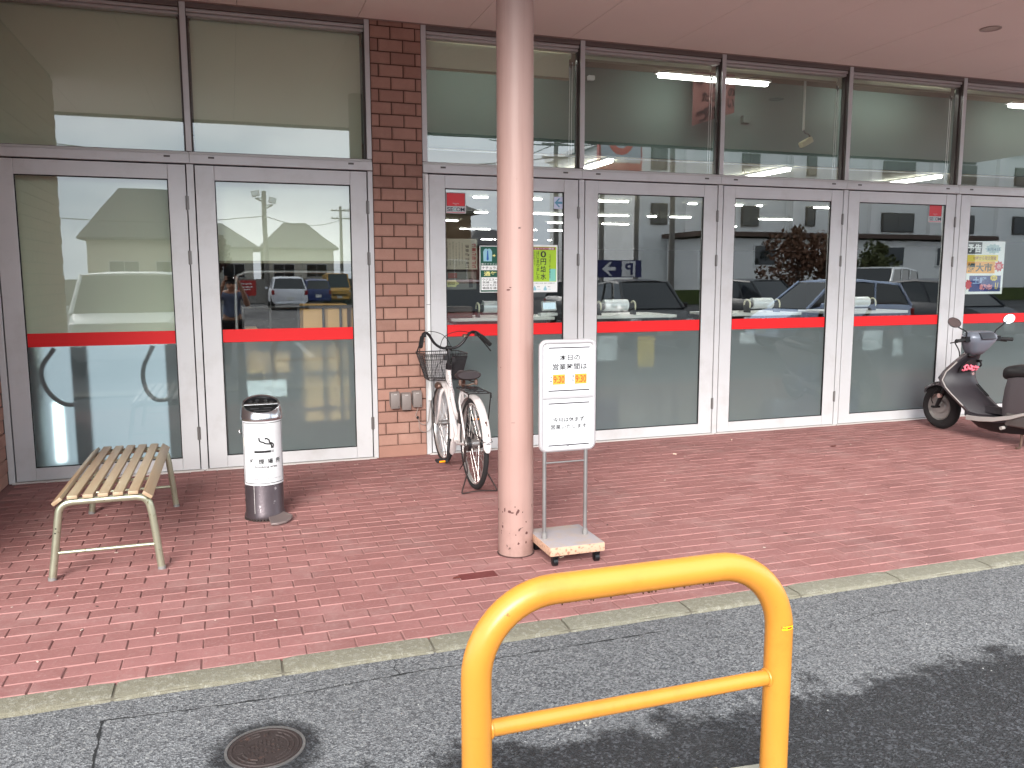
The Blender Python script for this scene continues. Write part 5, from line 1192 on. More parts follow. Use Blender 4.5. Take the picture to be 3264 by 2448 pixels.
for s in (-1, 1):
    b = MB(); b.cyl(U(s*0.155, -0.90, 0.925), U(s*0.335, -0.945, 0.915), 0.011, n=10); hbs = b.build('bar_end', BLACKM, sc_, smooth=True)
    MB().tube([U(s*0.215, -0.914, 0.921), U(s*0.225, -0.917, 0.920), U(s*0.325, -0.943, 0.9155), U(s*0.34, -0.947, 0.915)], [0.017, 0.0165, 0.0165, 0.019], 14).build('grip', BLACK, sc_, smooth=True)
    b = MB(); b.obox(U(s*0.185, -0.905, 0.925), (0.055, 0.055, 0.05)); b.tube(spline([U(s*0.19, -0.88, 0.915), U(s*0.24, -0.865, 0.902), U(s*0.345, -0.885, 0.892)], 5), 0.006, 8); b.build('brake_lever', BLACKM, sc_, smooth=True)
    m0 = U(s*0.175, -0.90, 0.945); mc = U(s*0.335, -0.905, 1.085 if s < 0 else 1.105)
    b = MB(); b.tube(spline([m0, m0+Vector((s*0.005, 0, 0.05)), mc+Vector((-s*0.075, 0.005, -0.055)), mc+Vector((0, 0.012, -0.01))], 6), 0.006, 8); b.build('mirror_stalk', BLACKM, sc_, smooth=True)
    MN = Vector((-1.04, -1.47, 0.62)) if s < 0 else Vector((-0.42, -0.88, 0.16)); MN.normalize()
    MT = MN.to_track_quat('Z', 'Y').to_matrix() @ Matrix.Rotation(s*R(30), 3, 'Z') @ Matrix.Diagonal((1.0, 0.76, 1.0))
    b = MB(); b.lathe([(0.058, 0.0), (0.058, -0.010), (0.045, -0.024), (0.0, -0.030)], mc, 32, mtx=MT); b.lathe([(0.058, 0.0), (0.054, 0.002), (0.053, 0.0)], mc, 32, mtx=MT); mo = b.build('mirror_shell', BLACKM, sc_, smooth=True)
    b = MB(); b.add([mc+MT @ Vector((0.0535*math.cos(2*math.pi*k/32), 0.0535*math.sin(2*math.pi*k/32), 0.0006)) for k in range(32)], [tuple(range(32))]); b.build('mirror_face', MIRM, mo, fixn=False)

# ================================================================== INSIDE THE SHOP
ins = structure('shop_interior')
IW = mat('inside_wall', srgb(82, 97, 91), 0.85, 0, 0.03, 1.0); IC = mat('inside_ceiling', srgb(196, 192, 170), 0.85, 0, 0.03); IFL = mat('inside_floor', srgb(120, 116, 108), 0.25, 0, 0.08)
IDK = mat('inside_far_wall', srgb(92, 90, 88), 0.85)
MB().box(-7, 26, 0.121, 26, -0.05, -0.003).build('shop_floor', IFL, ins)
MB().box(-7, 26, 0.13, 0.949, 3.56, 3.60).build('front_ceiling', mat('front_ceiling', srgb(112, 102, 86), 0.9), ins)
MB().box(-7, 26, 0.95, 1.00, 2.72, 3.60).build('bulkhead_wall', IW, ins)
MB().box(-7, 26, 1.001, 26, 2.72, 2.78).build('low_ceiling', IC, ins)
MB().box(-7.3, 26.3, 0.33, 26.4, 3.62, 3.9).build('shop_roof', mat('canopy_render', srgb(168, 142, 130), 0.85), ins)
MB().box(-7, 26, 26, 26.2, -0.05, 2.8).build('far_wall', IDK, ins)
MB().box(-7.2, -7, 0.13, 26.2, -0.05, 3.6).build('side_wall', IDK, ins); MB().box(26, 26.2, 0.13, 26.2, -0.05, 3.6).build('side_wall', IDK, ins)
MB().box(-7, -1.61, 0.10, 0.125, -0.05, 3.6).build('front_wall', IDK, ins); MB().box(8.705, 26, -0.01, 0.125, -0.05, 3.6).build('front_wall', mat('canopy_render', srgb(168, 142, 130), 0.85), ins)
MB().box(1.20, 1.28, 0.31, 8.0, -0.05, 2.715).build('partition_wall', IW, ins)
LAMP = emis('lamp_tube', (1.0, 0.98, 0.94, 1), 7.0); HOUS = mat('lamp_housing', srgb(226, 226, 222), 0.5)
def strip(x0, x1, y0, y1, z, lab, grp, th=0.022):
    s = thing('strip_lamp', lab, 'ceiling lamp', ((x0+x1)/2, (y0+y1)/2, z), grp)
    MB().box(x0-0.02, x1+0.02, y0-0.02, y1+0.02, z+0.012, z+0.03).build('housing', HOUS, s); MB().box(x0, x1, y0, y1, z-th, z+0.010).build('tube', LAMP, s, bevel=0.006)
strip(3.97, 5.19, 0.47, 0.52, 3.425, 'long lit strip lamp high behind the upper window beside the red banner', 'strip lamps near the front windows')
strip(8.42, 9.64, 0.47, 0.52, 3.425, 'lit strip lamp cut by the right edge behind the last upper window', 'strip lamps near the front windows')
strip(1.75, 2.85, 0.34, 0.38, 3.47, 'added strip lamp hidden behind the quarter drawn blind by the pink column', 'strip lamps near the front windows')  # added out of sight to brighten the bulkhead wall
strip(6.25, 7.45, 0.47, 0.52, 3.535, 'added strip lamp hidden behind the rolled blind above the stickered door', 'strip lamps near the front windows')  # also added unseen, lights the bulkhead further right
for i, x in enumerate((3.735, 5.898, 8.04)):
    strip(x-0.024, x+0.024, 1.03, 2.25, 2.69, ['slanting lit strip lamp just over the transom right of the pink column', 'slanting lit strip lamp over the transom in the window right of the red banner', 'slanting lit strip lamp over the transom above the stickered door'][i], 'strip lamps near the front windows')
ORDN = ('first', 'second', 'third', 'fourth', 'fifth', 'sixth', 'seventh')
for y, xs_ in ((5.2, ((3.49, 3.71), (4.1, 4.57), (5.2, 6.04), (7.13, 7.28), (7.8, 8.15), (8.45, 8.54), (9.6, 10.2))), (7.9, ((4.29, 4.54), (5.0, 6.02), (6.5, 7.41), (7.83, 8.01), (8.33, 8.79), (10.4, 11.2))),
               (10.2, ((4.1, 4.59), (6.62, 7.1), (7.92, 8.57), (10.6, 11.4))), (12.9, ((5.38, 5.78), (5.82, 6.14), (7.1, 7.37), (7.67, 8.2))), (18.0, ((7.44, 7.81), (7.86, 7.92), (9.1, 9.28), (9.66, 9.79)))):
    for k_, (x, x2) in enumerate(xs_): strip(x, x2, y, y+0.04, 2.694, 'lit strip lamp deep inside the shop, %s from the left in the %s row' % (ORDN[k_], {5.2: 'nearest', 7.9: 'second', 10.2: 'third', 12.9: 'fourth', 18.0: 'farthest'}[y]), 'strip lamps deep inside the shop', 0.008)
for k_, x in enumerate((-1.5, 1.6, 3.1, 4.6, 6.1, 7.6)): strip(x, x+1.2, 2.86, 2.92, 2.690, 'unseen strip lamp added behind the transom just inside the doors, %s from the left' % ORDN[k_], 'added strip lamps just inside the doors')  # unseen row added to brighten what stands behind the door film
tag(MB().cyl((1.6, 0.52, 2.63), (8.6, 0.52, 2.63), 0.005, n=6).build('white_cable', PLW), 'thin white cable stretched level behind the upper windows', 'cable')
# packing tables with film rolls
TT = mat('table_top', srgb(206, 206, 202), 0.4); TL = mat('table_leg', srgb(60, 58, 58), 0.5, 0.4)
ALF = mat('film_roll', srgb(244, 246, 248), 0.3, 0.25, 0.03); RING = mat('roll_end', srgb(214, 208, 178), 0.5)
for i, (x0, x1, rx0, rx1) in enumerate(((1.86, 2.86, 2.20, 2.42), (3.22, 4.15, 3.42, 3.67), (4.66, 5.62, 5.10, 5.34), (6.05, 7.02, 6.36, 6.58))):
    t_ = thing('packing_table', ['packing table inside the door right of the pillar', 'packing table inside the door right of the notice stand', 'packing table inside the third door right of the pillar', 'packing table inside the door with the upper right sticker'][i], 'table', ((x0+x1)/2, 0.65, 0), 'packing tables inside the doors')
    MB().box(x0, x1, 0.36, 0.98, 1.112, 1.142).build('table_top', TT, t_, bevel=0.005)
    for x in (x0+0.05, x1-0.05):
        for y in (0.42, 0.92): MB().box(x-0.018, x+0.018, y-0.018, y+0.018, 0, 1.112).build('leg', TL, t_)
    MB().box(x0+0.03, x1-0.03, 0.40, 0.94, 0.30, 0.32).build('shelf', TL, t_)
    d = thing('film_roll_dispenser', ['film roll dispenser, its roll half hidden by the pink column', 'shiny film roll dispenser in the door right of the notice stand', 'shiny film roll dispenser in the third door right of the pillar', 'film roll dispenser showing only its end beside a door stile'][i], 'dispenser', ((rx0+rx1)/2, 0.5, 1.142), 'film roll dispensers on the tables')
    MB().cyl((rx0, 0.5, 1.236), (rx1, 0.5, 1.236), 0.055, n=28).build('roll', ALF, d, smooth=True)
    for x, s in ((rx0-0.05, -1), (rx1+0.07, 1)):
        b = MB(); b.torus((x, 0.5, 1.222), 0.052, 0.008, 'x', 24, 8); b.build('end_ring', RING, d, smooth=True)
        b = MB(); b.box(x-0.008, x+0.008, 0.45, 0.55, 1.143, 1.22); b.cyl((x, 0.5, 1.225), ((rx0 if s < 0 else rx1), 0.5, 1.225), 0.035, n=14); b.build('bracket', TL, d)
# things on and by the tables
tag(MB().box(1.80, 2.08, 0.42, 0.66, 1.143, 1.245).build('tray_box', mat('brown_crate', srgb(74, 58, 52), 0.8), bevel=0.006), 'dark brown box on the packing table behind the poster door', 'box')
reg = thing('payment_terminal', 'small white payment terminal with lit pale screen right of the pink column', 'terminal', (2.85, 0.55, 1.142))
MB().box(2.78, 2.95, 0.52, 0.60, 1.143, 1.17).build('stand', PLW, reg); MB().obox((2.865, 0.53, 1.235), (0.15, 0.02, 0.09), Matrix.Rotation(R(-12), 3, 'X')).build('casing', PLW, reg, bevel=0.006)
MB().obox((2.865, 0.5175, 1.238), (0.125, 0.004, 0.062), Matrix.Rotation(R(-12), 3, 'X')).build('screen', emis('screen_pale', (0.55, 0.68, 0.76, 1), 0.30), reg)
def blob(name, x0, x1, y0, y1, z0, z1, m, lab, cat, grp=None): tag(MB().box(x0, x1, y0, y1, z0, z1).build(name, m, bevel=0.01), lab, cat, grp)
WB = mat('white_card', srgb(250, 250, 248), 0.7); YB = mat('yellow_card', srgb(238, 196, 30), 0.7); GB = mat('grey_bin', srgb(110, 112, 124), 0.6); VB = mat('violet_bin', srgb(70, 66, 92), 0.7); TNB = mat('carton', srgb(206, 160, 104), 0.75, 0, 0.06)
blob('notice_card', 3.12, 3.36, 0.085, 0.10, 0.74, 0.97, WB, 'white card blurred behind the film right of the notice stand', 'card')
blob('notice_card', 3.57, 3.75, 0.085, 0.10, 0.67, 0.96, YB, 'yellow card blurred behind the film of the door right of the notice stand', 'card')
blob('storage_bin', 3.06, 3.40, 0.12, 0.50, 0.0, 0.36, VB, 'dark bin blurred low behind the film right of the notice stand', 'bin', 'bins behind the door film')
blob('storage_bin', 5.08, 5.38, 0.12, 0.40, 0.0, 0.27, GB, 'grey bin blurred at the foot of the third door right of the pillar', 'bin', 'bins behind the door film')
blob('storage_bin', 5.40, 5.66, 0.14, 0.50, 0.0, 0.62, VB, 'tall dark bin blurred behind the right side of the third door', 'bin', 'bins behind the door film')
blob('storage_bin', 5.95, 6.18, 0.12, 0.45, 0.0, 0.33, VB, 'low dark bin blurred behind the left side of the stickered door', 'bin', 'bins behind the door film')
blob('storage_bin', 6.70, 7.10, 0.12, 0.45, 0.0, 0.40, VB, 'dark bin blurred behind the door film near the scooter front wheel', 'bin', 'bins behind the door film')
blob('notice_card', 6.16, 6.41, 0.085, 0.10, 0.75, 0.95, WB, 'white card blurred behind the film of the stickered door', 'card')
blob('notice_card', 4.68, 4.85, 0.085, 0.10, 0.86, 0.97, WB, 'small white card blurred behind the film of the third door', 'card')
blob('notice_card', 6.55, 6.68, 0.085, 0.10, 0.68, 0.86, WB, 'small pale card blurred right of the white card in the stickered door', 'card')
# cage trolley with tan cartons behind the door left of the pillar
tr = thing('cage_trolley', 'dark cage trolley behind the door left of the brick pillar', 'trolley', (0.5, 0.35, 0))
b = MB()
for z in (0.18, 0.42, 0.72, 1.02, 1.27): b.cyl((0.08, 0.15, z), (1.06, 0.15, z), 0.012, n=8)
for x in (0.09, 0.30, 0.52, 0.72, 0.86, 1.05): b.cyl((x, 0.15, 0.08), (x, 0.15, 1.28), 0.010, n=8)
b.build('front_grid', TL, tr, smooth=True)
b = MB(); b.tube(spline([(0.04, 0.20, 0.9), (0.045, 0.20, 1.45), (0.10, 0.20, 1.54), (0.20, 0.20, 1.555), (0.6, 0.20, 1.555), (1.06, 0.20, 1.55)], 6), 0.012, 10); b.build('hand_rail', STEELW, tr, smooth=True)
for n_, (x0, x1, y0, y1, z0, z1) in enumerate(((0.56, 0.92, 0.18, 0.52, 0.98, 1.29), (0.56, 0.93, 0.18, 0.54, 0.66, 0.972), (0.57, 0.93, 0.18, 0.54, 0.30, 0.65), (0.10, 0.20, 0.18, 0.54, 0.90, 1.10), (0.10, 0.45, 0.18, 0.54, 0.68, 0.895), (0.96, 1.07, 0.18, 0.54, 0.90, 1.26))):
    c = tag(MB().box(x0, x1, y0, y1, z0, z1).build('carton', TNB, bevel=0.006), ['tan carton on top of the taller stack in the cage trolley', 'tan carton in the middle of the taller trolley stack', 'tan carton blurred at the bottom of the taller trolley stack', 'tan carton on top of the shorter stack left in the trolley', 'tan carton under the top one of the shorter trolley stack', 'narrow tan carton at the right end of the cage trolley'][n_], 'box', 'tan cartons in the cage trolley')
    MB().box((x0+x1)/2-0.02, (x0+x1)/2+0.02, y0-0.002, y0, z0+0.004, z1-0.004).build('tape', mat('parcel_tape', srgb(176, 132, 80), 0.4), c)
blob('notice_card', 0.10, 0.41, 0.10, 0.112, 0.54, 0.68, WB, 'white notice blurred behind the film left of the ashtray top', 'card')
# hoops hanging behind the far left door, pale cabinet with an added glow behind
HOOPM = mat('dark_hose', srgb(66, 70, 74), 0.5)
HL = ['dark hoop blurred behind the film, left one in the far left door', 'dark hoop blurred behind the film, right one in the far left door']
for i, P in enumerate(([(-1.255, .09, 0.99), (-1.345, .075, 0.84), (-1.325, .06, 0.70), (-1.25, .05, 0.60), (-1.17, .055, 0.565), (-1.09, .075, 0.59)], [(-0.58, .10, 0.99), (-0.655, .085, 0.82), (-0.650, .06, 0.68), (-0.59, .045, 0.585), (-0.50, .045, 0.575), (-0.40, .055, 0.63)])):
    tag(MB().tube(spline(P, 8), 0.0165, 10).build('hanging_hoop', HOOPM, smooth=True), HL[i], 'hoop', 'dark hoops behind the far left door')
cab = thing('pale_cabinet', 'pale cabinet with added glowing front blurred behind the film of the far left door', 'cabinet', (-0.8, 0.5, 0))
MB().box(-1.42, -0.28, 0.43, 0.80, 0.0, 1.02).build('carcass', mat('pale_panel', srgb(196, 206, 208), 0.6), cab)
MB().box(-1.38, -0.32, 0.42, 0.429, 0.06, 1.0).build('glow_panel', emis('glow_panel', (0.66, 0.78, 0.86, 1), 0.24), cab)  # glowing panel added to brighten the film of this door
MB().cyl((-1.29, 0.33, 0.10), (-1.29, 0.33, 0.56), 0.03, n=12).build('lit_tube', emis('lit_tube', (0.86, 0.96, 0.97, 1), 1.6), cab, smooth=True)
MB().box(-1.16, -1.05, 0.16, 0.24, 0.0, 1.0).build('upright', mat('dark_upright', srgb(66, 72, 76), 0.6), cab); MB().box(-0.50, -0.40, 0.16, 0.24, 0.0, 1.0).build('upright', mat('dark_upright', srgb(66, 72, 76), 0.6), cab)
strip(-1.35, -0.3, 0.26, 0.29, 1.13, 'added strip lamp hidden behind the blind of the far left door', 'strip lamps near the front windows')  # added where the blind covers it, to light the cabinet front
# sheets taped to the glass from inside, seen from behind
bp_ = thing('inside_sheet', 'beige sheet with vertical writing seen from behind, left of the green poster', 'poster', (1.87, 0.12, 1.5))
sh = patch('sheet', 1.735, 2.032, 1.575, 1.835, 0.10, bp_, mat('sheet_back', srgb(168, 162, 146), 0.85), 0.001)
rr = random.Random(12)
def strokes(x0, x1, z0, z1, m_, n, par, y, name='print_strokes'):
    b = MB()
    for k in range(n):
        zc = z1-(k+0.5)*(z1-z0)/n; h = (z1-z0)/n*0.42; wd = (x1-x0)/2; xc = (x0+x1)/2
        for j in range(4):
            if rr.random() < 0.6: b.box(xc-wd, xc+wd*rr.uniform(0.2, 1), y-0.0006, y, zc-h+2*h*j/4, zc-h+2*h*j/4+h*0.28)
        b.box(xc+wd*rr.uniform(-.9, .5), xc+wd*rr.uniform(.6, .9), y-0.0011, y-0.0006, zc-h, zc+h*rr.uniform(.2, 1))
    b.build(name, m_, par)
strokes(1.985, 2.022, 1.585, 1.80, pic((150, 60, 58)), 6, sh, 0.0995); strokes(1.925, 1.962, 1.58, 1.79, pic((96, 92, 84)), 6, sh, 0.0995)
for k in range(6): strokes(1.76+0.027*k, 1.767+0.027*k, 1.60+0.01*(k % 3), 1.81-0.01*(k % 2), pic((96, 92, 84)), 16, sh, 0.0995)
b2 = thing('inside_sheet', 'grey pictured sheet with a speech bubble seen under the beige sheet', 'poster', (1.87, 0.12, 1.40))
sh = patch('sheet', 1.735, 2.022, 1.405, 1.555, 0.10, b2, mat('sheet_grey', srgb(104, 104, 100), 0.85), 0.001)
b = MB(); b.add([(1.80+0.062*(1+0.12*math.cos(6*t))*math.cos(t), 0.0993, 1.455+0.030*(1+0.12*math.cos(6*t))*math.sin(t)) for t in [2*math.pi*k/36 for k in range(36)]], [tuple(range(36))]); b.build('bubble_print', pic((176, 176, 120)), sh, fixn=False)
patch('figure_print', 1.955, 1.99, 1.42, 1.50, 0.0992, sh, pic((44, 44, 44))); patch('picture_print', 1.77, 1.85, 1.50, 1.545, 0.0992, sh, pic((120, 66, 60)))
for z in (1.445, 1.455, 1.465): patch('print_line', 1.77, 1.83, z, z+0.004, 0.0988, sh, BK)
# red banner, bracket, sensor on the bulkhead
bn_ = thing('red_banner', 'dark red hanging banner with black brush writing behind an upper window', 'banner', (4.74, 0.75, 3.02))
bx = lambda u: 4.50+0.494*u
bz = lambda u, v: (3.025+0.159*u)*(1-v)+(3.555)*v
cloth = MB(); n = 10; o_ = [(bx(i/n), 0.755+0.010*math.sin(i*1.3), bz(i/n, j/6)) for j in range(7) for i in range(n+1)]
cloth.add(o_, [(j*(n+1)+i, j*(n+1)+i+1, (j+1)*(n+1)+i+1, (j+1)*(n+1)+i) for j in range(6) for i in range(n)]); clo = cloth.build('cloth', mat('banner_red', srgb(60, 29, 24), 0.9), bn_, smooth=True)
BRN = mat('banner_ink', srgb(10, 7, 7), 0.95, 0, 0.02, spec=0.05)
for ch, x_, z_, s_ in (('け', 4.53, 3.42, .10), ('し', 4.70, 3.42, .09), ('た', 4.60, 3.27, .085), ('き', 4.70, 3.28, .08), ('づ', 4.535, 3.06, .14), ('れ', 4.66, 3.11, .13), ('の', 4.90, 3.33, .085), ('い', 4.895, 3.225, .085)): lettering(ch, (x_, x_+s_, z_, z_+s_*1.1), 0.741, clo, BRN, stroke=0.045)
br_ = thing('ceiling_bracket', 'small pale speaker on a thin pole hanging inside an upper window', 'speaker', (5.65, 0.5, 3.55))
b = MB(); b.cyl((5.655, 0.5, 3.0), (5.65, 0.5, 3.555), 0.012, n=10); b.lathe([(0.06, 0.0), (0.06, -0.008), (0, -0.012)], (5.65, 0.5, 3.555), 20); b.build('pole', mat('bracket_pale', srgb(176, 180, 172), 0.5), br_, smooth=True)
b = MB(); b.tube(spline([(5.655, 0.5, 3.02), (5.66, 0.48, 2.97), (5.70, 0.47, 2.96), (5.71, 0.46, 2.92)], 5), 0.006, 6); b.build('swivel', BLACKM, br_, smooth=True)
MB().obox((5.66, 0.46, 2.875), (0.14, 0.07, 0.06), Matrix.Rotation(R(-28), 3, 'Y')).build('speaker_box', mat('speaker_cream', srgb(196, 194, 160), 0.5), br_, bevel=0.012, seg=2)
tag(MB().box(3.42, 3.49, 0.90, 0.949, 3.43, 3.475).build('wall_sensor', PLW, bevel=0.006), 'small white sensor on the green wall behind the window right of the column', 'sensor')
tag(MB().box(5.20, 5.28, 0.90, 0.949, 3.12, 3.20).build('wall_sensor', IW, bevel=0.006), 'faint greenish box on the green wall left of the hanging speaker', 'sensor')

# ================================================================== BEHIND THE CAMERA: what the glass mirrors
def W_(c): return mat('paint_%02x%02x%02x' % c, srgb(*c), 0.3, 0, 0.03, spec=0.6)
CGL = mat('car_glass', srgb(28, 32, 34), 0.06, 0, 0.05, spec=0.8); LENS = mat('lamp_red', srgb(150, 24, 24), 0.2); LENW = mat('lamp_white', srgb(220, 222, 224), 0.15); PLATE = mat('number_plate', srgb(232, 232, 226), 0.5)
KIND = {  # stations: (y, z_bottom, z_belt, half_width) ; cabin: (y, z_roof or belt, half_width)
 'van': ([(-1.68, .35, .95, .66), (-1.64, .22, 1.0, .71), (-.9, .20, 1.02, .735), (1.0, .20, 1.0, .735), (1.45, .22, .96, .72), (1.66, .32, .80, .64)], [(-1.66, 1.0, .68), (-1.60, 1.72, .60), (-.5, 1.80, .60), (.75, 1.78, .60), (1.36, .99, .68)]),
 'minivan': ([(-1.9, .35, .95, .74), (-1.86, .22, 1.0, .80), (-.9, .20, 1.02, .84), (1.0, .20, 1.0, .84), (1.6, .22, .98, .82), (1.9, .32, .84, .74)], [(-1.86, 1.0, .78), (-1.78, 1.58, .70), (-.5, 1.62, .72), (.85, 1.58, .70), (1.5, 1.0, .78)]),
 'hatch': ([(-1.70, .40, .86, .66), (-1.66, .24, .93, .72), (-.8, .18, .95, .74), (.7, .18, .92, .74), (1.3, .20, .80, .71), (1.68, .32, .62, .58)], [(-1.66, .94, .66), (-1.40, 1.38, .55), (-.4, 1.46, .56), (.35, 1.42, .55), (1.05, .90, .66)]),
 'suv': ([(-2.2, .45, .95, .78), (-2.15, .30, 1.02, .86), (-1.0, .25, 1.02, .90), (.9, .25, 1.0, .90), (1.7, .28, .95, .86), (2.2, .40, .75, .72)], [(-2.1, 1.02, .80), (-1.6, 1.52, .66), (-.4, 1.60, .68), (.4, 1.54, .67), (1.25, 1.0, .80)]),
}
def car(kind, col, loc, rot, lab, front_lights=True):
    body, cab = KIND[kind]; c_ = thing('parked_car', lab, 'car', (0, 0, 0), 'cars in the car park mirrored in the glass'); pm = W_(col)
    ringb = lambda y, zb, zt, hw: [Vector((x, y, z)) for x, z in ((-hw*.86, zb), (-hw*.99, zb+.12), (-hw, (zb+zt)/2+.05), (-hw*.955, zt-.05), (-hw*.90, zt), (hw*.90, zt), (hw*.955, zt-.05), (hw, (zb+zt)/2+.05), (hw*.99, zb+.12), (hw*.86, zb))]
    MB().loft([ringb(*q) for q in body]).build('body', pm, c_, smooth=True, angle=40)
    g = MB(); r0 = cab[0]; rn = cab[-1]; belt = r0[1]-0.03
    roof = cab[1:-1]; bel = [(-1, 0)]
    low = [Vector((s*hw, y, z)) for s, (y, z, hw) in ((-1, (cab[0][0], belt, cab[0][2])), (1, (cab[0][0], belt, cab[0][2])), (1, (rn[0], rn[1]-.03, rn[2])), (-1, (rn[0], rn[1]-.03, rn[2])))]
    hi = [Vector((-roof[0][2], roof[0][0], roof[0][1])), Vector((roof[0][2], roof[0][0], roof[0][1])), Vector((roof[-1][2], roof[-1][0], roof[-1][1])), Vector((-roof[-1][2], roof[-1][0], roof[-1][1]))]
    g.add(low+hi, [(0, 1, 5, 4), (1, 2, 6, 5), (2, 3, 7, 6), (3, 0, 4, 7)]); g.build('windows', CGL, c_)
    rf_ = MB(); rf_.loft([[Vector((x*hw, y, z+dz)) for x, dz in ((-1.02, -.03), (-.98, .01), (-.6, .035), (.6, .035), (.98, .01), (1.02, -.03), (.9, -.045), (-.9, -.045))] for y, z, hw in roof]); rf_.build('roof', pm, c_, smooth=True, angle=50)
    p = MB()
    for a, e in zip(low, hi): p.tube([a, e], 0.035, 6)
    for s in (-1, 1):
        for t in (0.36, 0.68): p.tube([low[0 if s < 0 else 1].lerp(low[3 if s < 0 else 2], t), hi[0 if s < 0 else 1].lerp(hi[3 if s < 0 else 2], t)], 0.028, 6)
    p.build('pillars', pm, c_, smooth=True)
    ye, yf = body[0][0], body[-1][0]; hw = body[2][3]; rad = .29 if kind != 'suv' else .35
    for s in (-1, 1):
        for y in (ye+.55, yf-.62):
            wb_ = MB(); wb_.cyl((s*(hw-.17), y, rad), (s*(hw+.005), y, rad), rad, n=24); wo = wb_.build('wheel', TYR, c_, bevel=0.03, seg=2)
            MB().lathe([(rad*.62, 0.0), (rad*.5, 0.012), (0, 0.018)], (s*(hw+.002), y, rad), 20, mtx=Matrix.Rotation(s*R(90), 3, 'Y')).build('hub_cap', STEELW, wo, smooth=True)
        MB().obox((s*hw*.80, yf-.10, body[-2][2]-.20), (.20, .16, .13)).build('headlight', LENW, c_, bevel=.03, seg=2); MB().obox((s*hw*.88, ye+.03, body[1][2]-.18), (.14, .10, .22)).build('tail_light', LENS, c_, bevel=.02)
        MB().obox((s*(hw+.06), rn[0]-.30, rn[1]+.03), (.14, .08, .12)).build('door_mirror', pm, c_, bevel=.02)
    MB().obox((0, yf+.012, .42), (.33, .02, .165)).build('number_plate', PLATE, c_); MB().obox((0, ye-.012, .55), (.33, .02, .165)).build('number_plate', PLATE, c_)
    MB().obox((0, yf-.03, .55), (.9, .06, .09)).build('grille', BLACKM, c_); 
    for y, d in ((yf, 1), (ye, -1)): MB().obox((0, y-d*.06, .33), (hw*1.6, .16, .13)).build('bumper', pm, c_, bevel=.03)
    c_.location = loc; c_.rotation_euler = (0, 0, rot); return c_
car('minivan', (206, 210, 208), (-1.60, -9.15, ZR), 0, 'white boxy van facing the shop, mirrored in the far left door')
car('suv', (240, 242, 246), (2.78, -37.3, ZR), R(180), 'white sport utility car seen from behind, mirrored left of the pillar')
car('hatch', (44, 60, 116), (4.75, -43, ZR), R(180), 'dark blue hatchback mirrored beside the white sport utility car')
car('van', (226, 172, 62), (6.2, -45, ZR), 0, 'yellow and white small van mirrored left of the brick pillar')
car('hatch', (204, 208, 210), (5.7, -50, ZR), 0, 'pale hatchback far off, mirrored between blue car and yellow van')
car('hatch', (40, 42, 46), (8.75, -10.0, ZR), R(8), 'black boxy car mirrored in the door right of the notice stand')
car('hatch', (66, 68, 72), (10.6, -17.2, ZR), 0, 'dark grey hatchback mirrored far left in the door by the notice stand')
car('hatch', (34, 36, 40), (14.2, -13.2, ZR), R(-6), 'black hatchback mirrored behind the light blue car')
car('hatch', (196, 214, 242), (12.35, -8.05, ZR), R(90), 'light blue hatchback side on, mirrored in the stickered door')
car('van', (246, 248, 247), (18.3, -13.0, ZR), R(60), 'white van mirrored behind the light blue car')
car('hatch', (40, 44, 52), (16.2, -8.6, ZR), R(-4), 'dark car with a yellow tag mirrored under the sale poster')
car('hatch', (120, 34, 36), (4.6, -9.9, ZR), R(4), 'dark red hatchback mirrored beside the pink column')
# houses
def house(x0, x1, y0, y1, ze, zr, wall, roof, lab, wins=(), hip=1.5):
    h = thing('house', lab, 'house', ((x0+x1)/2, (y0+y1)/2, 0), 'houses beyond the car park')
    MB().box(x0, x1, y0, y1, ZR, ze).build('wall', mat('render_%02x%02x%02x' % wall, srgb(*wall), 0.85, 0, 0.06), h)
    e = 0.45; ym = (y0+y1)/2; b = MB()
    b.add([(x0-e, y0-e, ze), (x1+e, y0-e, ze), (x1+e, y1+e, ze), (x0-e, y1+e, ze), (x0+hip, ym, zr), (x1-hip, ym, zr), (x0-e, y0-e, ze-.14), (x1+e, y0-e, ze-.14), (x1+e, y1+e, ze-.14), (x0-e, y1+e, ze-.14)],
          [(0, 1, 5, 4), (1, 2, 5), (2, 3, 4, 5), (3, 0, 4), (6, 7, 1, 0), (7, 8, 2, 1), (8, 9, 3, 2), (9, 6, 0, 3), (9, 8, 7, 6)])
    b.build('roof', mat('roof_%02x%02x%02x' % roof, srgb(*roof), 0.7, 0, 0.1, 3), h)
    for wx, wz, ww, wh in wins:
        f = MB().box(wx-ww/2-.05, wx+ww/2+.05, y1, y1+.05, wz-wh/2-.05, wz+wh/2+.05).build('window', ALU, h); MB().box(wx-ww/2, wx-.02, y1+.05, y1+.06, wz-wh/2, wz+wh/2).build('pane', CGL, f); MB().box(wx+.02, wx+ww/2, y1+.05, y1+.06, wz-wh/2, wz+wh/2).build('pane', CGL, f)
house(-8.0, -1.6, -56.5, -48.5, 4.0, 7.3, (186, 178, 160), (74, 74, 76), 'pale house with dark hipped roof mirrored in the far left door', ((-6, 2, 1.6, 1.1), (-3.4, 2, 1.6, 1.1)))
house(-7.0, 2.0, -77, -68, 4.2, 6.4, (176, 172, 160), (84, 84, 86), 'low house mirrored left of the floodlight pole', ((0.4, 2.2, 1.7, 1.1), (-2.6, 2.2, 1.7, 1.1)), 2.4)
house(2.9, 8.9, -77, -69, 4.2, 6.6, (186, 180, 166), (82, 80, 80), 'house with grey hipped roof mirrored right of the floodlight pole', ((4.6, 2.2, 1.7, 1.1), (7.4, 2.2, 1.7, 1.1)), 2.0)
house(8.6, 13.0, -46, -38.5, 5.2, 6.6, (128, 100, 74), (70, 66, 64), 'brown house mirrored behind the red security sticker', ((10.3, 4.0, 1.6, 1.0), (12.0, 1.9, 1.4, 1.2)), 1.2)
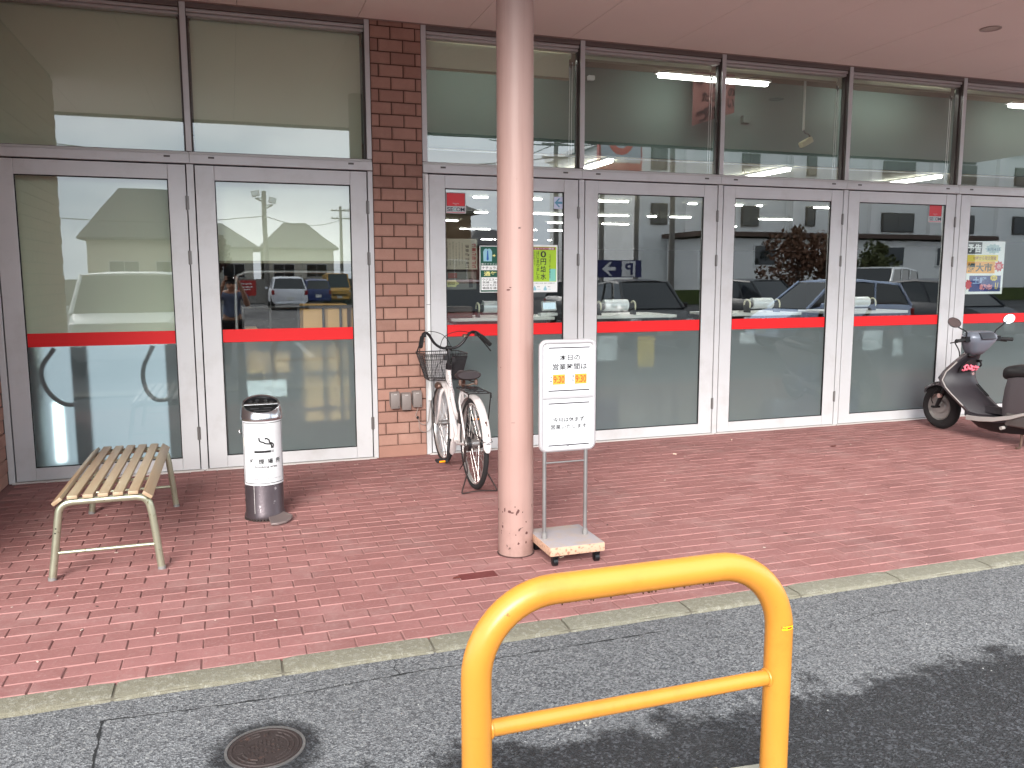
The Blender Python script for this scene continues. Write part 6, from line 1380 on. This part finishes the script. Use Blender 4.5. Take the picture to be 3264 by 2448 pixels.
house(17.6, 22.0, -62, -54, 4.0, 5.4, (140, 96, 86), (58, 56, 58), 'reddish house with dark roof mirrored just left of the pink column', ((19.4, 2, 1.4, 1.0),), 1.4)
# apartment block
ap = thing('apartment_block', 'pale grey three storey block mirrored in the doors right of the notice stand', 'building', (42, -48, 0))
APW = mat('apartment_wall', srgb(234, 236, 235), 0.85, 0, 0.05, 1.2); APW2 = mat('apartment_pier', srgb(242, 242, 241), 0.85, 0, 0.05)
MB().box(24.6, 62, -56, -41.5, ZR, 10.6).build('wall', APW, ap); MB().box(24.3, 62.3, -56.3, -41.2, 10.6, 10.9).build('parapet', APW2, ap)
for x in (24.6, 28.3, 31.0, 36.6, 43.2, 48.6, 55): MB().box(x, x+0.5, -41.5, -41.15, ZR, 10.6).build('pier', APW2, ap)
for x0, x1, zs in ((26.0, 27.0, (5.0, 8.5)), (32.8, 34.0, (5.0, 8.45)), (38.0, 38.6, (5.1, 8.5)), (44.5, 47.25, (4.8, 8.45)), (50.5, 53.0, (4.8, 8.45)), (57, 59.5, (4.8, 8.45))):
    for z in zs:
        f = MB().box(x0-.08, x1+.08, -41.5, -41.40, z-.08, z+1.28).build('window', mat('window_frame_dark', srgb(70, 66, 64), 0.5, 0.3), ap)
        k = 2 if x1-x0 > 0.9 else 1
        for j in range(k): a = x0+(x1-x0)*j/k; MB().box(a+.03, a+(x1-x0)/k-.03, -41.40, -41.385, z, z+1.2).build('pane', CGL, f)
MB().box(27, 50, -41.2, -37.4, ZR, 3.9).build('annex', APW2, ap); MB().box(26.6, 50.4, -41.2, -36.9, 4.0, 4.28).build('annex_eave', mat('eave_brown', srgb(86, 66, 58), 0.7), ap)
for x0, x1 in ((45.5, 46.75), (47.7, 48.8), (41.0, 42.6), (36.5, 38), (31, 32.5)):
    f = MB().box(x0-.08, x1+.08, -37.4, -37.33, 2.2, 3.52).build('window', APW, ap); MB().box(x0, x1, -37.33, -37.31, 2.3, 3.45).build('pane', CGL, f)
b = MB()
for x in (31.2, 36.2): b.cyl((x, -41.35, 0), (x, -41.35, 10.5), 0.06, n=8)
b.build('drain_pipe', APW, ap)
# poles, wires, signs
PLM = mat('concrete_pole', srgb(120, 116, 110), 0.85, 0, 0.08)
fp = thing('floodlight_pole', 'concrete pole with two square floodlights mirrored in the door left of the pillar', 'pole', (2.05, -43.2, 0))
b = MB(); b.tube([(2.07, -43.2, 0), (2.04, -43.2, 6.45)], [0.17, 0.12], 14); b.build('pole', PLM, fp, smooth=True)
for s, z in ((-1, 6.05), (1, 5.68)):
    b = MB(); b.tube([(2.05, -43.2, z-.22), (2.05+s*.48, -43.2, z)], 0.035, 6); b.tube([(2.05, -43.2, z), (2.05+s*.5, -43.2, z)], 0.03, 6); b.build('arm', PLM, fp)
    f = MB().obox((2.05+s*.46, -43.15, z+.25), (.42, .12, .32), Matrix.Rotation(s*R(12), 3, 'Y')).build('floodlight', PLM, fp, bevel=.02); MB().obox((2.05+s*.46, -43.07, z+.25), (.36, .02, .26), Matrix.Rotation(s*R(12), 3, 'Y')).build('lens', LENW, f)
def upole(x, y, h, lab):
    u = thing('utility_pole', lab, 'pole', (x, y, 0), 'utility poles beyond the car park')
    b = MB(); b.tube([(x, y, 0), (x, y, h)], [0.16, 0.11], 12); b.build('pole', PLM, u, smooth=True)
    for z in (h-.35, h-1.0):
        a = MB().obox((x, y, z), (1.5, .09, .09)).build('cross_arm', mat('arm_steel', srgb(96, 94, 92), 0.6, 0.3), u)
        b = MB()
        for k in (-.65, -.3, .3, .65): b.cyl((x+k, y, z+.04), (x+k, y, z+.17), 0.04, n=8)
        b.build('insulator', PLW, a)
upole(8.9, -63.2, 7.4, 'thin utility pole mirrored at the right of the door left of the pillar'); upole(16.03, -33.2, 8.6, 'dark utility pole mirrored right of the pink column'); upole(20.5, -29.2, 9.5, 'utility pole mirrored in the door right of the notice stand')
WIRE = mat('wire', srgb(40, 40, 42), 0.7)
for i, (p0, p1, sag) in enumerate((((2.05, -43.2, 5.05), (8.9, -63.2, 6.3), .5), ((2.05, -43.2, 5.05), (-9, -40, 4.6), .3), ((8.9, -63.2, 7.1), (16.03, -33.2, 8.3), .6), ((16.03, -33.2, 8.3), (20.5, -29.2, 9.2), .2), ((20.5, -29.2, 9.2), (60, -30, 10.5), 1.0), ((16.03, -33.2, 7.6), (-10, -30, 7.2), .9), ((20.5, -29.2, 8.5), (9, -22, 6.4), .4))):
    a, c = Vector(p0), Vector(p1); pts = [a.lerp(c, t/14)-Vector((0, 0, sag*4*(t/14)*(1-t/14))) for t in range(15)]
    tag(MB().tube(pts, 0.022, 5).build('overhead_wire', WIRE), ['wire from the floodlight pole to the thin pole', 'wire running left from the floodlight pole', 'wire between the thin pole and the dark pole', 'short wire between two utility poles', 'wire running right past the apartment block', 'long wire running left from the dark pole', 'wire from the tall pole down towards the pylon sign'][i], 'wire', 'overhead wires')
pg2 = thing('pylon_sign', 'tall red and grey pylon sign with a red ring mirrored in an upper window', 'sign', (14.8, -23.3, 0))
for x in (14.05, 15.58): MB().cyl((x, -23.4, 0), (x, -23.4, 7.6), 0.10, n=12).build('leg', PLM, pg2, smooth=True)
MB().box(13.88, 15.75, -23.45, -23.25, 4.9, 7.75).build('panel', mat('sign_red', srgb(178, 30, 34), 0.5), pg2); MB().box(13.96, 15.67, -23.25, -23.22, 6.02, 7.68).build('grey_field', mat('sign_grey', srgb(176, 180, 188), 0.5), pg2)
MB().torus((14.81, -23.21, 6.85), 0.42, 0.12, 'y', 40, 6, rw=0.01).build('ring_mark', mat('sign_orange', srgb(206, 66, 44), 0.5), pg2, smooth=True)
b = MB()
for x0, x1, z0, z1 in ((14.05, 14.45, 5.55, 5.62), (14.05, 14.45, 5.30, 5.37), (14.05, 14.45, 5.05, 5.12), (14.62, 14.68, 5.1, 5.65), (14.62, 15.0, 5.36, 5.43), (15.15, 15.2, 5.05, 5.6), (15.5, 15.55, 5.05, 5.6), (15.15, 15.55, 5.55, 5.6), (15.15, 15.55, 5.05, 5.1)): b.box(x0, x1, -23.25, -23.23, z0, z1)
o = b.build('white_mark', PLW, pg2)
pk = thing('parking_sign', 'dark blue parking arrow sign mirrored above the film roll', 'sign', (10.85, -15.3, 0))
for x in (10.3, 11.4): MB().cyl((x, -15.32, 0), (x, -15.32, 2.0), 0.03, n=8).build('post', STEELW, pk)
MB().box(10.13, 11.57, -15.29, -15.24, 1.52, 2.02).build('board', mat('sign_blue', srgb(34, 40, 92), 0.5), pk); MB().box(10.92, 11.36, -15.24, -15.236, 1.545, 1.995).build('white_field', PLW, pk)
b = MB(); b.add([(x, -15.235, z) for x, z in ((10.28, 1.77), (10.52, 1.97), (10.60, 1.97), (10.46, 1.82), (10.72, 1.82), (10.72, 1.72), (10.46, 1.72), (10.60, 1.57), (10.52, 1.57))], [(0, 1, 2, 3), (0, 3, 6), (3, 4, 5, 6), (0, 6, 7, 8)]); b.build('arrow_mark', PLW, pk, fixn=False)
lettering('P', (11.28, 11.02, 1.60, 1.94), -15.233, pk, mat('sign_blue', srgb(34, 40, 92), 0.5), stroke=0.03)
rs = thing('red_board', 'red advertising board on posts mirrored beside the photographer', 'sign', (0.75, -33.2, 0)); MB().box(0.35, 1.15, -33.25, -33.18, 0.72, 1.44).build('board', W_((176, 40, 36)), rs)
for x in (0.4, 1.1): MB().cyl((x, -33.3, 0), (x, -33.3, 1.4), 0.03, n=8).build('post', STEELW, rs)
b = MB(); 
for x0, x1, z in ((0.42, 0.95, 1.25), (0.42, 1.0, 1.10), (0.42, 0.9, 0.98)): b.box(x0, x1, -33.18, -33.17, z, z+0.05)
b.build('pale_print', PLW, rs)
# trees and hedge
LEAFM = {}
def tree(x, y, h, cr, col, lab, seed, n=1500):
    rr = random.Random(seed); t = thing('tree', lab, 'tree', (x, y, 0), 'trees beyond the car park')
    b = MB(); b.tube(spline([(x, y, ZR), (x+.05, y, h*.3), (x-.05, y+.05, h*.55), (x, y, h*.8)], 4), [0.11, .105, .10, .095, .09, .085, .08, .07, .06, .05, .045, .04, .03][:13], 8)
    for k in range(7):
        a = rr.uniform(0, 6.28); z = h*rr.uniform(.3, .6); b.tube([(x, y, z), (x+cr*.7*math.cos(a), y+cr*.7*math.sin(a), z+h*.25)], [.04, .012], 6)
    b.build('trunk', mat('bark', srgb(84, 70, 58), 0.9), t, smooth=True)
    b = MB(); cl = [(rr.gauss(0, cr*.45), rr.gauss(0, cr*.45), h*.68+rr.gauss(0, h*.15), rr.uniform(.25, .5)*cr) for _ in range(16)]
    for k in range(n):
        cx, cy, cz, r_ = rr.choice(cl); d = Vector((rr.gauss(0, 1), rr.gauss(0, 1), rr.gauss(0, 1))).normalized()*r_*rr.uniform(.5, 1)
        p = Vector((x+cx, y+cy, max(h*.3, cz)))+d; u = Vector((rr.uniform(-1, 1), rr.uniform(-1, 1), rr.uniform(-1, 1))).normalized()*rr.uniform(.06, .13); v = u.orthogonal().normalized()*rr.uniform(.05, .1)
        b.add([p-u, p+v, p+u, p-v], [(0, 1, 2, 3)])
    key = 'leaf_%02x%02x%02x' % col
    t_ = mat(key, srgb(*col), 0.8, 0, 0.35, 1.5); b.build('crown', t_, t, fixn=False)
tree(26.6, -27.5, 4.0, 1.5, (92, 60, 40), 'reddish brown bushy tree mirrored in the third door right of the pillar', 31)
tree(28.6, -28.0, 3.6, 1.3, (96, 64, 42), 'second reddish brown tree mirrored right of the first', 32); tree(11.2, -24, 2.6, .9, (70, 80, 40), 'small green shrub tree mirrored over the parking sign', 33)
tree(34.5, -31, 3.7, 1.2, (84, 88, 50), 'greenish tree mirrored in the stickered door', 34); tree(-0.6, -33, 3.6, 1.2, (84, 50, 38), 'rust coloured tree mirrored above the photographer', 35)
hd = tag(MB().box(22, 60, -35.5, -34.8, ZR, 0.8).build('hedge', mat('leaf_hedge', srgb(78, 90, 44), 0.9, 0, 0.4, 3)), 'low clipped green hedge before the apartment block', 'hedge')
wl_ = tag(MB().box(-14, 12, -47.2, -47.0, ZR, 1.5).build('block_wall', mat('block_wall', srgb(140, 136, 130), 0.9, 0, 0.08)), 'grey block wall along the far side of the car park', 'wall')

# ---- the photographer, mirrored in the door left of the pillar
pe = thing('person', 'person in a blue grey shirt holding up a phone, mirrored in the glass', 'person', (0.02, -7.16, 0))
def skin(name, verts, edges, rad, m, root, sub=2):
    me = bpy.data.meshes.new(name); me.from_pydata(verts, edges, []); o = bpy.data.objects.new(name, me); COL.objects.link(o)
    s = o.modifiers.new('s', 'SKIN'); o.modifiers.new('u', 'SUBSURF').levels = sub
    for i, r_ in enumerate(rad): me.skin_vertices[0].data[i].radius = (r_ if isinstance(r_, tuple) else (r_, r_))
    me.skin_vertices[0].data[root].use_root = True
    dg = bpy.context.evaluated_depsgraph_get(); m2 = bpy.data.meshes.new_from_object(o.evaluated_get(dg)); bpy.data.objects.remove(o)
    m2.name = name; m2.materials.clear(); m2.materials.append(m); n = bpy.data.objects.new(name, m2); COL.objects.link(n); n.parent = pe
    for p in m2.polygons: p.use_smooth = True
    return n
SK = mat('skin_tone', srgb(206, 158, 130), 0.5, 0, 0.05); SHIRT = mat('shirt', srgb(112, 126, 156), 0.9, 0, 0.12); TRS = mat('trousers', srgb(36, 36, 42), 0.9); HAIR = mat('hair', srgb(26, 22, 20), 0.6)
vb = [(0, 0, .86), (0, 0, 1.0), (0, .01, 1.14), (0, 0, 1.25), (0, .01, 1.32), (0, .02, 1.40)]
eb = [(0, 1), (1, 2), (2, 3), (3, 4), (4, 5)]; rb2 = [(.14, .10), (.135, .095), (.15, .10), (.12, .085), .052, .07]
for s in (-1, 1):
    i = len(vb); vb += [(s*.10, 0, 1.255), (s*.185, .0, 1.245), (s*.245, .08, 1.06), (s*.19, .20, 1.25), (s*.115, .27, 1.43), (s*.095, .285, 1.475)]
    eb += [(3, i), (i, i+1), (i+1, i+2), (i+2, i+3), (i+3, i+4), (i+4, i+5)]; rb2 += [.075, .062, .046, .040, .028, .034]
    h = len(vb); vb += [(s*.09, 0, .78), (s*.095, .01, .44), (s*.10, -.02, .08), (s*.10, .10, .03)]; eb += [(0, h), (h, h+1), (h+1, h+2), (h+2, h+3)]; rb2 += [.085, .055, .04, .038]
skin('body', vb, eb, rb2, SK, 0)
vs_, es_, rs_ = [(0, 0, .84), (0, 0, 1.0), (0, .01, 1.14), (0, 0, 1.26), (0, 0, 1.285)], [(0, 1), (1, 2), (2, 3), (3, 4)], [(.165, .125), (.155, .115), (.168, .12), (.135, .10), (.09, .08)]
for s in (-1, 1):
    i = len(vs_); vs_ += [(s*.10, 0, 1.26), (s*.19, .0, 1.245), (s*.235, .055, 1.12)]; es_ += [(3, i), (i, i+1), (i+1, i+2)]; rs_ += [.09, .078, .072]
skin('shirt', vs_, es_, rs_, SHIRT, 0)
vt_, et_, rt_ = [(0, 0, .86)], [], [(.15, .11)]
for s in (-1, 1):
    h = len(vt_); vt_ += [(s*.09, 0, .78), (s*.095, .01, .44), (s*.10, -.02, .10)]; et_ += [(0, h), (h, h+1), (h+1, h+2)]; rt_ += [.10, .072, .06]
skin('trousers', vt_, et_, rt_, TRS, 0)
for s in (-1, 1):
    v_, e_, r__ = [(s*.095, .285, 1.475), (s*.088, .29, 1.50)], [(0, 1)], [.026, .024]
    for k in range(4):
        i = len(v_); z = 1.485+.017*k; v_ += [(s*.088, .292, z), (s*.084, .318, z+.004), (s*.070, .330, z+.004), (s*(.056-.003*abs(k-1.5)), .326, z+.004)]; e_ += [(1, i), (i, i+1), (i+1, i+2), (i+2, i+3)]; r__ += [.009, .0085, .008, .007]
    i = len(v_); v_ += [(s*.086, .275, 1.475), (s*.070, .280, 1.468), (s*.052, .288, 1.478)]; e_ += [(0, i), (i, i+1), (i+1, i+2)]; r__ += [.011, .010, .008]
    skin('hand', v_, e_, r__, SK, 0, 2)
b = MB(); rings = []
for k in range(13):
    t = k/12; a = math.pi*t; z = 1.40+.11*-math.cos(a); wd = .074*math.sin(a)**.75; rings.append([(0.02+wd*math.cos(q)*(1 if z > 1.37 else .86), -7.13+wd*1.15*math.sin(q), z) for q in [2*math.pi*j/20 for j in range(20)]])
b.loft(rings[1:-1]); hd_ = b.build('head', SK, pe, smooth=True)
b = MB(); b.obox((0.02, -7.042, 1.395), (.022, .03, .035)); b.obox((-.054, -7.13, 1.40), (.012, .03, .05)); b.obox((.094, -7.13, 1.40), (.012, .03, .05)); b.build('nose_and_ears', SK, hd_, bevel=.006)
b = MB()
for x in (-.008, .048): b.obox((x, -7.052, 1.418), (.022, .012, .009))
b.obox((.02, -7.052, 1.358), (.04, .012, .006)); b.build('eyes_and_mouth', HAIR, hd_)
b = MB(); rings = []
for k in range(7):
    a = math.pi/2*k/6; z = 1.425+.098*math.sin(a); wd = .083*math.cos(a)+.002; rings.append([(0.02+wd*math.cos(q), -7.142+wd*1.15*math.sin(q), z-(0.03 if math.sin(q) < 0 else 0)*(1-k/6)) for q in [2*math.pi*j/20 for j in range(20)]])
b.loft(rings); b.build('hair', HAIR, pe, smooth=True)
tag(MB().box(-0.078, 0.078, -6.862, -6.853, 1.462, 1.538).build('phone', BLACKM, bevel=0.004), 'black phone held up sideways by the mirrored photographer', 'phone')
ph = bpy.data.objects['phone']; MB().cyl((0.058, -6.8535, 1.522), (0.058, -6.8515, 1.522), 0.0045, n=12).build('flash_lamp', emis('flash_lamp', (1, 1, 1, 1), 14.0), ph)
